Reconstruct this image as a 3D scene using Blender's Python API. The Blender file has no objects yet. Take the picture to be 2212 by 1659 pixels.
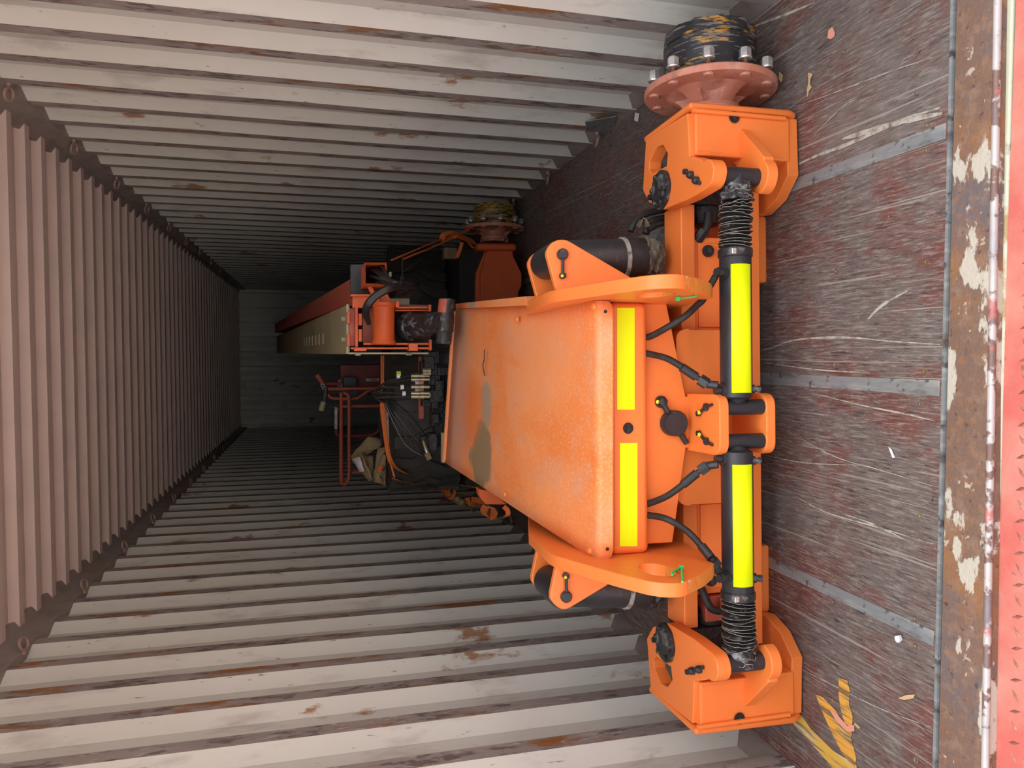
import bpy, bmesh, math, random
from mathutils import Vector, Matrix, noise
from mathutils.geometry import tessellate_polygon
R_ = math.radians
random.seed(7)
S = bpy.context.scene
COL = S.collection

# ------------------------------------------------------------------ camera
FPX, PITCH, YAW, ROLL = 1598.0, 0.2530, -0.0418, -0.0103
CAM = Vector((0.0787, 0.0, 1.3866))
fw = Vector((math.sin(YAW)*math.cos(PITCH), math.cos(YAW)*math.cos(PITCH), -math.sin(PITCH)))
rt = Vector((math.cos(YAW), -math.sin(YAW), 0))
up = rt.cross(fw)
RR = math.cos(ROLL)*rt + math.sin(ROLL)*up          # world right = towards the top of the sideways picture
UU = -math.sin(ROLL)*rt + math.cos(ROLL)*up         # world up = towards its left
cam = bpy.data.cameras.new('camera'); camo = bpy.data.objects.new('camera', cam); COL.objects.link(camo)
cam.sensor_fit = 'HORIZONTAL'; cam.sensor_width = 36.0; cam.lens = FPX/2212*36; cam.clip_start = 0.02; cam.clip_end = 400
camo.matrix_world = Matrix((( -UU.x, RR.x, -fw.x, CAM.x), (-UU.y, RR.y, -fw.y, CAM.y), (-UU.z, RR.z, -fw.z, CAM.z), (0, 0, 0, 1)))
S.camera = camo

# ------------------------------------------------------------------ light and exposure
wd = bpy.data.worlds.new('sky'); S.world = wd; wd.use_nodes = True
wn = wd.node_tree; wn.nodes.clear()
bg = wn.nodes.new('ShaderNodeBackground'); wo = wn.nodes.new('ShaderNodeOutputWorld')
tc = wn.nodes.new('ShaderNodeTexCoord'); sx = wn.nodes.new('ShaderNodeSeparateXYZ'); rp = wn.nodes.new('ShaderNodeValToRGB')
wn.links.new(tc.outputs['Generated'], sx.inputs[0]); wn.links.new(sx.outputs['Z'], rp.inputs[0])
rp.color_ramp.elements[0].position = 0.10; rp.color_ramp.elements[0].color = (0.12, 0.124, 0.13, 1)
e_ = rp.color_ramp.elements.new(0.22); e_.color = (0.88, 0.94, 1.0, 1)
rp.color_ramp.elements[1].position = 1.0; rp.color_ramp.elements[1].color = (0.95, 0.98, 1.0, 1)
wn.links.new(rp.outputs[0], bg.inputs[0]); bg.inputs[1].default_value = 1.5
wn.links.new(bg.outputs[0], wo.inputs[0])
sun = bpy.data.lights.new('sun', 'SUN'); suno = bpy.data.objects.new('sun', sun); COL.objects.link(suno)
sun.energy = 4.6; sun.angle = R_(4); sun.color = (1, 0.95, 0.88)
suno.rotation_euler = (R_(-32), 0, R_(8))
S.view_settings.view_transform = 'Standard'; S.view_settings.look = 'None'
S.view_settings.gamma = 1.0; S.view_settings.use_curve_mapping = False
S.view_settings.exposure = 1.65
S.cycles.diffuse_bounces = 3; S.cycles.max_bounces = 10

# ------------------------------------------------------------------ measuring: a point of the photograph on a plane of the place
CX, CY = 1106.0, 829.5
def ray(px, py): return fw + RR*((CY-py)/FPX) + UU*((CX-px)/FPX)
def on(px, py, ax, v):
    d = ray(px, py); i = 'xyz'.index(ax)
    return CAM + d*((v-CAM[i])/d[i])
def Y(px, py, v): return on(px, py, 'y', v)
# frame of the front axle (turned a little in the container)
PH = R_(2.2); AC, AS = math.cos(PH), math.sin(PH); AO = Vector((-0.11, 2.0, 0))
def A(x, y, z): return Vector((AO.x + x*AC - (y-2)*AS, AO.y + x*AS + (y-2)*AC, z))
def toA(P):
    d = P-AO; return Vector((d.x*AC+d.y*AS, -d.x*AS+d.y*AC+2, P.z))
def onA(px, py, ax, v):
    d = ray(px, py); dl = Vector((d.x*AC+d.y*AS, -d.x*AS+d.y*AC, d.z)); c = toA(CAM); i = 'xyz'.index(ax)
    return c + dl*((v-c[i])/dl[i])

# ------------------------------------------------------------------ materials
def mat(name, base, rough=0.5, metal=0.0, layers=(), bump=None, coat=0.0, bscale=(1,1,1), rvar=0.0):
    m = bpy.data.materials.new(name); m.use_nodes = True
    nt = m.node_tree; N = nt.nodes; L = nt.links; b = N['Principled BSDF']
    tc = N.new('ShaderNodeTexCoord')
    def noi(scale, vec=(1,1,1), detail=6, rgh=.6, rot=(0,0,0), dist=0.0):
        mp = N.new('ShaderNodeMapping'); mp.inputs['Scale'].default_value = vec; mp.inputs['Rotation'].default_value = rot
        L.new(tc.outputs['Object'], mp.inputs[0])
        n = N.new('ShaderNodeTexNoise'); n.inputs['Scale'].default_value = scale; n.inputs['Detail'].default_value = detail
        n.inputs['Roughness'].default_value = rgh; n.inputs['Distortion'].default_value = dist
        L.new(mp.outputs[0], n.inputs['Vector']); return n.outputs['Fac']
    cur = None
    for ly in layers:
        col, scale, lo, hi, amt = ly[:5]; vec = ly[5] if len(ly) > 5 else (1,1,1); rot = ly[6] if len(ly) > 6 else (0,0,0)
        f = noi(scale, vec, rot=rot, detail=ly[7] if len(ly) > 7 else 6)
        mr = N.new('ShaderNodeMapRange'); mr.inputs[1].default_value = lo; mr.inputs[2].default_value = hi; mr.inputs[4].default_value = amt
        L.new(f, mr.inputs[0])
        mx = N.new('ShaderNodeMix'); mx.data_type = 'RGBA'
        L.new(mr.outputs[0], mx.inputs[0])
        if cur is None: mx.inputs[6].default_value = (*base, 1)
        else: L.new(cur, mx.inputs[6])
        mx.inputs[7].default_value = (*col, 1); cur = mx.outputs[2]
    if cur is None: b.inputs['Base Color'].default_value = (*base, 1)
    else: L.new(cur, b.inputs['Base Color'])
    b.inputs['Roughness'].default_value = rough; b.inputs['Metallic'].default_value = metal
    if rvar:
        mr = N.new('ShaderNodeMapRange'); L.new(noi(9), mr.inputs[0]); mr.inputs[3].default_value = rough-rvar; mr.inputs[4].default_value = rough+rvar
        L.new(mr.outputs[0], b.inputs['Roughness'])
    if coat: b.inputs['Coat Weight'].default_value = coat
    if bump:
        bp = N.new('ShaderNodeBump'); bp.inputs['Strength'].default_value = bump[1]; bp.inputs['Distance'].default_value = bump[2] if len(bump) > 2 else 0.005
        L.new(noi(bump[0], bscale), bp.inputs['Height']); L.new(bp.outputs[0], b.inputs['Normal'])
    return m
OR = (0.88, 0.215, 0.043)
M = {}
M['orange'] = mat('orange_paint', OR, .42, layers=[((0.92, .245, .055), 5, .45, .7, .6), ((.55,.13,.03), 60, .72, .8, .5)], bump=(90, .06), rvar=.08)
M['hood'] = mat('dusty_orange_paint', (.90,.24,.055), .5, layers=[
    ((0.97, .34, .115), 2.6, .38, .62, .8), ((.74, .34, .20), 6, .48, .66, .6), ((.97,.46,.24), 120, .52, .6, .35), ((.93,.17,.02), 9, .6, .72, .7, (1,.35,1)), ((.75,.5,.36), 34, .66, .74, .6)], bump=(160, .12), rvar=.12)
M['redcast'] = mat('red_primer_casting', (.50, .19, .125), .6, layers=[((.62,.33,.26), 9, .45, .65, .8), ((.2,.10,.08), 24, .56, .7, .7)], bump=(120, .3))
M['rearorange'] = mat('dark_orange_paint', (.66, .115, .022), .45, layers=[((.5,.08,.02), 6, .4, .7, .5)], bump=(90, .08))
M['redpaint'] = mat('dull_red_paint', (.48, .10, .06), .5, layers=[((.2,.05,.04), 20, .55, .75, .7)], bump=(70,.1))
M['darkred'] = mat('dark_red_paint', (.23, .03, .022), .5, layers=[((.1,.02,.02), 12, .5, .75, .6)])
M['black'] = mat('black_painted_steel', (.022, .023, .028), .38, layers=[((.10,.10,.11), 40, .6, .75, .5), ((.16,.13,.10), 90, .68, .76, .5)], bump=(130,.2), rvar=.1)
M['greasy'] = mat('greasy_black_metal', (.02,.02,.022), .35, layers=[((.20,.21,.23), 40, .55, .62, .6), ((.09,.07,.05), 16, .5, .7, .5)], bump=(45,.55,.006))
M['rubber'] = mat('black_rubber', (.016,.016,.017), .55, layers=[((.06,.06,.06), 30, .5, .75, .5)], bump=(160,.2))
M['bellows'] = mat('dusty_rubber_bellows', (.018,.018,.018), .6, layers=[((.25,.24,.22), 55, .55, .68, .7)], bump=(80,.5))
M['crumple'] = mat('crumpled_dusty_rubber', (.03,.03,.033), .5, layers=[((.34,.34,.35), 26, .50, .60, .85, (1,1,.6)), ((.02,.02,.02), 50, .52, .62, .8)], bump=(60,.8,.006))
M['foldtip'] = mat('dusty_fold_edge', (.33,.31,.28), .8, layers=[((.06,.06,.06), 60, .5, .65, .8)])
M['tyre'] = mat('tyre_rubber', (.036,.034,.031), .6, layers=[((.075,.07,.062), 8, .4, .7, .7)], bump=(60,.3))
M['drum'] = mat('scraped_black_drum', (.02,.022,.03), .4, layers=[((.62,.30,.03), 10, .55, .60, .9, (4,1,1), (0,0,0), 10), ((.25,.21,.16), 9, .56, .62, .9, (6,1,1)), ((.02,.02,.025), 30, .5, .6, .8, (7,1,1)), ((.28,.27,.24), 14, .58, .62, .8, (9,1,1))], bump=(60,.5,.004), bscale=(6,1,1))
M['drumyellow'] = mat('yellow_scratched_drum', (.03,.025,.02), .45, layers=[((.55,.33,.06), 13, .42, .52, .9, (5,1,1)), ((.02,.018,.015), 26, .5, .58, .9, (6,1,1))], bump=(60,.5,.004))
M['nose'] = mat('scraped_primer_nose', (.62,.28,.04), .6, layers=[((.75,.16,.03), 30, .45, .55, .8, (1,6,1)), ((.08,.05,.03), 60, .6, .66, .8, (1,6,1)), ((.7,.62,.5), 24, .62, .66, .8)])
M['chrome'] = mat('zinc_nut', (.72,.74,.76), .25, .75, layers=[((.3,.3,.3), 60, .55, .7, .6)])
M['rustbolt'] = mat('rusty_stud', (.17,.07,.04), .6, .3, layers=[((.3,.2,.12), 80, .5, .7, .6)])
M['yellow'] = mat('fluorescent_yellow_tape', (.83, 1.0, .0), .45, layers=[((.86,.97,.0), 4, .4, .6, .5)])
M['yellow'].node_tree.nodes['Principled BSDF'].inputs['Specular IOR Level'].default_value = .3
M['markyellow'] = mat('yellow_marking_paint', (.85,.75,.02), .5)
M['green'] = mat('green_cable_tie', (.03,.62,.16), .4)
M['strap'] = mat('orange_webbing', (.75,.17,.03), .75, layers=[((.5,.1,.02), 60, .5, .7, .5, (1,6,1))], bump=(200,.3))
M['ratchet'] = mat('rusty_zinc', (.30,.24,.14), .45, .6, layers=[((.12,.07,.04), 40, .45, .7, .8)])
M['cream'] = mat('cream_paint', (.42,.40,.24), .5, layers=[((.22,.19,.12), 3, .45, .7, .6), ((.6,.58,.4), 30, .6, .75, .5)])
M['brass'] = mat('zinc_fitting', (.35,.32,.22), .35, .8, layers=[((.12,.1,.07), 60, .45, .7, .7)])
M['grease_shade'] = mat('black_grease_and_shade', (.008,.008,.009), .3, layers=[((.05,.045,.04), 30, .5, .75, .5)], bump=(60,.8,.01))  # real grease, and also the painted shade of holes and cavities
M['greyshade'] = mat('shade_black_casting', (.012,.011,.011), .7)  # near-black colour paints in the shade around the rear axle
M['hoseblack'] = mat('glossy_black_hose', (.010,.010,.011), .28)
M['greyplate'] = mat('dark_grey_plate', (.035,.04,.05), .5, layers=[((.08,.09,.1), 20, .5, .7, .5)])
M['burlap'] = mat('crumpled_dirty_cloth', (.10,.085,.065), .9, layers=[((.22,.19,.14), 20, .45, .65, .7)], bump=(50,.8,.01))
M['card'] = mat('brown_cardboard', (.30,.22,.12), .85, layers=[((.45,.36,.2), 12, .5, .7, .7), ((.14,.1,.06), 20, .55, .75, .6)], bump=(60,.2))
M['white'] = mat('white_paper', (.75,.76,.78), .7, layers=[((.5,.52,.56), 60, .5, .6, .6)])
M['printorange'] = mat('orange_print', (.62,.14,.03), .8)
M['ink'] = mat('black_ink', (.03,.025,.02), .8)
M['whiterag'] = mat('grey_plastic_bag', (.4,.45,.5), .5)
M['blue'] = mat('dark_blue_case', (.035,.045,.06), .5)
M['wood'] = mat('raw_timber', (.32,.22,.12), .8, layers=[((.2,.13,.07), 12, .45, .6, .8, (1,1,8))], bump=(40,.2))
M['pale'] = mat('pale_metal_strip', (.38,.38,.40), .5, .2, layers=[((.35,.1,.06), 12, .5, .6, .9)])
# container
WALLR = [((.68,.69,.65), 1.3, .35, .65, .8), ((.30,.26,.235), 9, .56, .72, .45, (1,1,.35)), ((.34,.14,.04), 3.4, .62, .655, .85, (1,1,.6), (0,0,0), 12), ((.12,.09,.085), 55, .67, .71, .7, (1,1,.25))]
M['wall'] = mat('worn_white_wall_paint', (.76,.78,.73), .6, layers=WALLR, bump=(12,.12,.01))
M['scuff'] = mat('scuffed_wall_paint', (.34,.30,.285), .65, layers=[((.42,.38,.36), 6, .45, .65, .8, (1,1,.3)), ((.10,.075,.07), 30, .53, .62, .75, (1,1,.35)), ((.34,.14,.04), 7, .57, .63, .9, (1,1,.3)), ((.55,.53,.5), 22, .60, .66, .8, (1,3,.8))], bump=(40,.4,.004))
M['roof'] = mat('pink_grey_roof_paint', (.68,.58,.53), .6, layers=[((.56,.50,.47), 3, .4, .7, .7)], bump=(10,.1,.01))
M['rail'] = mat('grey_rail_paint', (.33,.29,.27), .6, layers=[((.2,.17,.16), 8, .45, .7, .7)])
M['ring'] = mat('pinkish_worn_steel', (.36,.26,.22), .5, .2)
def plywood():
    m = bpy.data.materials.new('worn_plywood_floor'); m.use_nodes = True
    nt = m.node_tree; N = nt.nodes; L = nt.links; b = N['Principled BSDF']; tc = N.new('ShaderNodeTexCoord')
    def n(scale, vec, detail=8, rough=.65, rot=0, dist=0):
        mp = N.new('ShaderNodeMapping'); mp.inputs['Scale'].default_value = vec; mp.inputs['Rotation'].default_value = (0,0,rot)
        L.new(tc.outputs['Object'], mp.inputs[0]); x = N.new('ShaderNodeTexNoise'); x.inputs['Scale'].default_value = scale
        x.inputs['Detail'].default_value = detail; x.inputs['Roughness'].default_value = rough; x.inputs['Distortion'].default_value = dist
        L.new(mp.outputs[0], x.inputs['Vector']); return x.outputs['Fac']
    cur = [None]; base = (.135,.105,.098)
    def lay(f, lo, hi, amt, col):
        mr = N.new('ShaderNodeMapRange'); mr.inputs[1].default_value = lo; mr.inputs[2].default_value = hi; mr.inputs[4].default_value = amt
        L.new(f, mr.inputs[0]); mx = N.new('ShaderNodeMix'); mx.data_type = 'RGBA'; L.new(mr.outputs[0], mx.inputs[0])
        if cur[0] is None: mx.inputs[6].default_value = (*base, 1)
        else: L.new(cur[0], mx.inputs[6])
        mx.inputs[7].default_value = (*col, 1); cur[0] = mx.outputs[2]
    lay(n(4.5, (1,.6,1), 10, .75), .46, .58, .9, (.15,.047,.037))
    grain = n(34, (5,.42,1), 9, .8)
    lay(grain, .50, .59, .8, (.285,.255,.235))
    lay(n(30, (5,.40,1), 9, .85), .52, .60, .9, (.030,.022,.022))
    lay(n(1.3, (1,1,1), 5), .52, .68, .35, (.22,.20,.18))
    lay(n(5.5, (1,.8,1), 8, .8), .60, .66, .6, (.05,.02,.017))
    for k, (rot, sc, lo) in enumerate(((.18, 5, .67), (-.35, 4, .675), (.55, 3.4, .69), (1.2, 3.0, .70), (-.9, 3.2, .70))):
        lay(n(sc, (22,.22,1), 3, .5, rot, .3), lo, lo+.02, .6, (.36,.33,.29))
    lay(n(11, (1,1,1), 5), .69, .71, .8, (.045,.02,.018))
    lay(n(38, (1,1,1), 3), .74, .76, .9, (.5,.46,.4))
    L.new(cur[0], b.inputs['Base Color']); b.inputs['Roughness'].default_value = .62
    bp = N.new('ShaderNodeBump'); bp.inputs['Strength'].default_value = .45; bp.inputs['Distance'].default_value = .003
    L.new(grain, bp.inputs['Height']); L.new(bp.outputs[0], b.inputs['Normal'])
    return m
M['ply'] = plywood()
M['strip'] = mat('blue_grey_steel_strip', (.27,.295,.31), .45, .35, layers=[((.07,.07,.08), 5, .5, .65, .8, (3,1,1)), ((.42,.44,.44), 9, .5, .66, .8, (4,.5,1)), ((.05,.05,.06), 30, .58, .66, .8), ((.16,.10,.07), 14, .62, .7, .6)], bump=(60,.2))
M['sill'] = mat('rusted_sill_steel', (.19,.115,.085), .65, .15, layers=[((.34,.15,.05), 6, .5, .68, .7), ((.14,.12,.13), 4, .52, .66, .8), ((.30,.20,.15), 30, .5, .65, .6), ((.05,.03,.025), 45, .60, .68, .7), ((.30,.12,.04), 60, .56, .66, .7), ((.58,.54,.46), 6.5, .58, .605, .85, (1,2.2,1),(0,0,0),14), ((.60,.50,.42), 26, .64, .67, .7, (1,1,1),(0,0,0),10)], bump=(90,.8,.003))
M['edge'] = mat('bare_worn_edge', (.50,.46,.45), .55, .2, layers=[((.16,.08,.06), 20, .50, .54, .9,(1,1,1),(0,0,0),10), ((.5,.12,.1), 9, .58, .62, .8), ((.25,.25,.3), 5, .5, .7, .7)], bump=(60,.4,.003))
M['gutter'] = mat('cream_gutter_paint', (.50,.50,.38), .55, layers=[((.34,.20,.07), 9, .53, .62, .85,(1,1,1),(0,0,0),10), ((.12,.08,.05), 16, .6, .68, .8)], bump=(50,.4,.003))
M['deck'] = mat('red_tread_plate_paint', (.56,.125,.10), .6, layers=[((.60,.26,.2), 5, .42, .65, .8), ((.22,.11,.05), 3.2, .63, .68, .9), ((.12,.08,.07), 30, .66, .72, .8)], bump=(90,.4,.003))
M['lozenge'] = mat('worn_tread_lozenge', (.30,.10,.08), .5, .2, layers=[((.5,.22,.16), 30, .5, .6, .7)])
M['yard'] = mat('yard_concrete', (.42,.40,.37), .9)
M['spill'] = mat('yellow_paint_smear', (.66,.40,.06), .7, layers=[((.62,.5,.3), 7, .48, .58, .9, (4,.6,1)), ((.16,.10,.06), 10, .52, .6, .8, (6,.5,1))])
M['spillb'] = mat('orange_yellow_paint_smear', (.72,.36,.05), .7, layers=[((.13,.09,.06), 9, .46, .56, .9, (5,.5,1)), ((.66,.5,.2), 20, .55, .62, .7, (5,.5,1))])
M['scratch'] = mat('pale_wood_scratch', (.42,.38,.33), .8, layers=[((.18,.14,.12), 26, .45, .6, .9)])
M['pink'] = mat('pink_chip', (.72,.32,.24), .8)
M['tan'] = mat('dry_leaf_tan', (.55,.38,.2), .8)

# ------------------------------------------------------------------ mesh builder
class MB:
    def __init__(s): s.bm = bmesh.new(); s.mi = 0
    def face(s, vs):
        try:
            f = s.bm.faces.new(vs); f.material_index = s.mi; return f
        except ValueError: return None
    def poly(s, pts, vec, holes=()):
        """a plate: outline and holes (lists of Vectors in one plane) given thickness by vec"""
        loops = [list(pts)] + [list(h) for h in holes]
        flat = [p for l in loops for p in l]
        a = [s.bm.verts.new(p) for p in flat]; b = [s.bm.verts.new(p+vec) for p in flat]
        if holes:
            for t in tessellate_polygon(loops): s.face([a[i] for i in t]); s.face([b[i] for i in reversed(t)])
        else:
            s.face(a); s.face(list(reversed(b)))
        k = 0
        for l in loops:
            n = len(l)
            for i in range(n): s.face([a[k+i], b[k+i], b[k+(i+1) % n], a[k+(i+1) % n]])
            k += n
        return s
    def box(s, c, size, rot=None, f=None):
        """f maps local points to the world (e.g. A)"""
        hx, hy, hz = (v/2 for v in size); vs = []
        for x in (-hx, hx):
            for y in (-hy, hy):
                for z in (-hz, hz):
                    p = Vector((x, y, z))
                    if rot is not None: p = rot @ p
                    p = p + Vector(c)
                    vs.append(s.bm.verts.new(f(*p) if f else p))
        for q in ((0,1,3,2), (4,6,7,5), (0,4,5,1), (2,3,7,6), (0,2,6,4), (1,5,7,3)): s.face([vs[i] for i in q])
        return s
    def rings(s, rings, cap=True, close=False):
        R = [[s.bm.verts.new(p) for p in r] for r in rings]; n = len(R[0])
        for a, b in zip(R[:-1], R[1:]):
            for i in range(n): s.face([a[i], a[(i+1) % n], b[(i+1) % n], b[i]])
        if close:
            a, b = R[-1], R[0]
            for i in range(n): s.face([a[i], a[(i+1) % n], b[(i+1) % n], b[i]])
        elif cap: s.face(list(reversed(R[0]))); s.face(R[-1])
        return s
    def lathe(s, p, axis, prof, seg=24, cap=True):
        """prof = [(distance along axis, radius)]"""
        ax = Vector(axis).normalized(); u = ax.orthogonal().normalized(); v = ax.cross(u)
        return s.rings([[Vector(p)+ax*t + (u*math.cos(2*math.pi*i/seg)+v*math.sin(2*math.pi*i/seg))*max(r, 1e-4) for i in range(seg)] for t, r in prof], cap)
    def cyl(s, a, b, r, seg=20, r2=None):
        a, b = Vector(a), Vector(b); r2 = r if r2 is None else r2
        return s.lathe(a, b-a, [(0, r), ((b-a).length, r2)], seg)
    def tube(s, pts, r, seg=10, smooth=6, cap=True):
        P = spline([Vector(p) for p in pts], smooth) if smooth else [Vector(p) for p in pts]
        rs = []; t = (P[1]-P[0]).normalized(); u = t.orthogonal().normalized()
        for i, p in enumerate(P):
            t = (P[min(i+1, len(P)-1)]-P[max(i-1, 0)]).normalized(); u = (u - t*u.dot(t)).normalized(); v = t.cross(u)
            rr = r(i/(len(P)-1)) if callable(r) else r
            rs.append([p+(u*math.cos(2*math.pi*k/seg)+v*math.sin(2*math.pi*k/seg))*rr for k in range(seg)])
        return s.rings(rs, cap)
    def ribbon(s, pts, side, w, th=.003, smooth=5, twist=0):
        P = spline([Vector(p) for p in pts], smooth); rs = []; n = len(P)-1
        for i, p in enumerate(P):
            t = (P[min(i+1, n)]-P[max(i-1, 0)]).normalized(); sd = Vector(side); sd = (sd - t*sd.dot(t)).normalized()
            if twist: sd = Matrix.Rotation(twist*i/n, 3, t) @ sd
            q = t.cross(sd)*th/2; sd = sd*w/2; rs.append([p-sd-q, p+sd-q, p+sd+q, p-sd+q])
        return s.rings(rs)
    def torus(s, c, axis, R, r, seg=20, sub=8, arc=1.0):
        ax = Vector(axis).normalized(); u = ax.orthogonal().normalized(); v = ax.cross(u); rs = []
        n = seg if arc >= 1 else seg+1
        for i in range(n):
            a = 2*math.pi*arc*i/seg; d = u*math.cos(a)+v*math.sin(a)
            rs.append([Vector(c)+d*(R+r*math.cos(2*math.pi*k/sub))+ax*r*math.sin(2*math.pi*k/sub) for k in range(sub)])
        return s.rings(rs, True, arc >= 1)
def spline(P, k):
    if len(P) < 3 or not k: return P
    out = []
    for i in range(len(P)-1):
        a, b, c, d = P[max(i-1, 0)], P[i], P[i+1], P[min(i+2, len(P)-1)]
        for j in range(k):
            t = j/k; out.append(.5*((2*b)+(c-a)*t+(2*a-5*b+4*c-d)*t*t+(3*b-3*c+d-a)*t**3))
    return out + [P[-1]]
def loc_of(o):
    p = Vector()
    while o: p += o.location; o = o.parent
    return p
def obj(name, mb, m, parent=None, bevel=0, smooth=True, solid=0, seg=2, label=None, **props):
    bm = mb.bm; bmesh.ops.remove_doubles(bm, verts=bm.verts, dist=1e-6)
    bmesh.ops.recalc_face_normals(bm, faces=bm.faces)
    lo = Vector([min(v.co[i] for v in bm.verts) for i in range(3)]); hi = Vector([max(v.co[i] for v in bm.verts) for i in range(3)])
    c = (lo+hi)/2
    if parent is None: c.z = lo.z
    for v in bm.verts: v.co -= c
    me = bpy.data.meshes.new(name); bm.to_mesh(me); bm.free()
    for mm in (m if isinstance(m, (list, tuple)) else [m]): me.materials.append(M[mm])
    o = bpy.data.objects.new(name, me); COL.objects.link(o)
    o.location = c - (loc_of(parent) if parent else Vector())
    if parent: o.parent = parent
    if smooth:
        for p in me.polygons: p.use_smooth = True
        me.set_sharp_from_angle(angle=R_(38))
    if solid:
        d = o.modifiers.new('thickness', 'SOLIDIFY'); d.thickness = solid; d.offset = 1
    if bevel:
        d = o.modifiers.new('rounded', 'BEVEL'); d.width = bevel; d.segments = seg; d.limit_method = 'ANGLE'; d.angle_limit = R_(40); d.harden_normals = True
    if label: o['label'] = label
    for k, v in props.items(): o[k] = v
    return o
def thing(name, label, cat, loc, group=None):
    o = bpy.data.objects.new(name, None); COL.objects.link(o); o.location = loc; o.empty_display_size = .1
    o['label'] = label; o['category'] = cat
    if group: o['group'] = group
    return o
def copy_part(o, parent, dl=None):
    c = o.copy(); COL.objects.link(c); c.parent = parent
    if dl is not None: c.location = o.location + dl
    for ch in list(o.children): copy_part(ch, c)
    return c
def circ(c, u, v, r, n=24, a0=0, a1=2*math.pi):
    full = abs(a1-a0) > 6.28
    return [Vector(c)+Vector(u)*r*math.cos(a0+(a1-a0)*i/(n if full else n-1))+Vector(v)*r*math.sin(a0+(a1-a0)*i/(n if full else n-1)) for i in range(n)]
def hexbolt(mb, p, ax, r, h, washer=True):
    ax = Vector(ax).normalized()
    if washer: mb.lathe(p, ax, [(0, r*1.35), (h*.25, r*1.35)], 18)
    mb.lathe(Vector(p)+ax*h*.25, ax, [(0, r), (h*.6, r), (h*.75, r*.8)], 6)
XA = Vector((1,0,0)); YA = Vector((0,1,0)); ZA = Vector((0,0,1))
AX = Vector((AC, AS, 0)); AY = Vector((-AS, AC, 0))

# ================================================================== the container
H = 2.739; WX = 1.176; Y0 = 1.40; Y1 = 13.36; DEP = .036
def wall(name, sx, phase):
    mb = MB(); prof = []
    k = -5; P = .275
    while phase+k*P < Y1+.3:
        c = phase+k*P
        prof += [(c-.034, 0), (c+.034, 0), (c+.034+.068, DEP), (c+.034+.068+.07, DEP)]
        k += 1
    prof = [(y, d) for y, d in prof if Y0-.3 < y < Y1+.05]
    prof[0] = (Y0-.06, prof[0][1]); prof[-1] = (Y1, prof[-1][1])
    zs = [0, .5, 1.0, 1.5, 2.0, H-.03]
    g = [[mb.bm.verts.new((sx*(WX+d+.004*noise.noise(Vector((y*1.7, z*1.3, sx*3))) if 0 < z < 2.6 else sx*0+sx*(sx*0+WX+d)) if False else (sx*(WX+d+(.005*noise.noise(Vector((y*1.9, z*1.4, sx*3))) if 0 < z < 2.6 else 0))), y, z)) for z in zs] for y, d in prof]
    for i in range(len(prof)-1):
        mb.mi = 1 if prof[i][1] == 0 and prof[i+1][1] == 0 else 0
        for j in range(len(zs)-1): mb.face([g[i][j], g[i+1][j], g[i+1][j+1], g[i][j+1]])
    bm = mb.bm
    o = obj(name, mb, ['wall', 'scuff'], kind='structure', smooth=False)
    return o
wl = wall('wall_left', -1, 2.505); wr = wall('wall_right', 1, 2.610)
wl['label'] = 'corrugated worn white steel side wall along the bottom of the sideways photo'
wr['label'] = 'corrugated worn white steel side wall along the top of the sideways photo'
# far end wall, ribs running upright
mb = MB(); n = 0; xx = -WX-.04
pr = []
while xx < WX+.04: pr += [(xx, 0), (xx+.07, 0), (xx+.10, .04), (xx+.17, .04)]; xx += .25
pr = [(max(-WX-.04, min(WX+.04, x)), d) for x, d in pr]
for (xa, da), (xb, db) in zip(pr[:-1], pr[1:]):
    if xb > xa: mb.face([mb.bm.verts.new(v) for v in ((xa, Y1-.05+da, 0), (xb, Y1-.05+db, 0), (xb, Y1-.05+db, H), (xa, Y1-.05+da, H))])
obj('wall_back', mb, 'wall', kind='structure', smooth=False, label='dark corrugated end wall deep inside the container')
# roof, corrugations across
mb = MB(); pr = []; k = -12
while 3.71+k*.2085 < Y1+.2:
    c = 3.71+k*.2085; pr += [(c-.019, 0.0), (c+.019, -.032), (c+.075, -.032), (c+.095, 0.0)]; k += 1
pr = [(min(Y1, max(1.36, y)), d) for y, d in pr if 1.2 < y < Y1+.1]
w = WX-.02
for (ya, da), (yb, db) in zip(pr[:-1], pr[1:]):
    if yb > ya: mb.face([mb.bm.verts.new(v) for v in ((-w, ya, H+da), (-w, yb, H+db), (w, yb, H+db), (w, ya, H+da))])
obj('ceiling', mb, 'roof', kind='structure', smooth=False, label='pinkish grey corrugated container roof at the left of the sideways photo')
# rails
rails = {}
for nm, sx in (('trim_1', 1), ('trim_2', -1)):
    mb = MB().poly([Vector((sx*(WX+.004), 1.3, 2.605)), Vector((sx*(WX-.012), 1.3, 2.605)), Vector((sx*(WX-.012), 1.3, 2.70)), Vector((sx*(WX-.06), 1.3, 2.722)), Vector((sx*(WX-.06), 1.3, 2.75)), Vector((sx*(WX+.06), 1.3, 2.75)), Vector((sx*(WX+.06), 1.3, 2.605))], Vector((0, Y1-1.3, 0)))
    rails[nm] = obj(nm, mb, 'rail', kind='structure', bevel=.003, label='grey top rail where the roof meets the %s wall' % ('right' if sx > 0 else 'left'))
for nm, sx in (('trim_3', 1), ('trim_4', -1)):
    mb = MB().poly([Vector((sx*(WX+.002), 1.3, -.02)), Vector((sx*(WX+.002), 1.3, .02)), Vector((sx*(WX+.04), 1.3, .075)), Vector((sx*(WX+.04), 1.3, -.02))], Vector((0, Y1-1.3, 0)))
    rails[nm] = obj(nm, mb, 'rail', kind='structure', label='grimy bottom rail between plywood floor and %s wall' % ('right' if sx > 0 else 'left'))
ringproto = None
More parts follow.
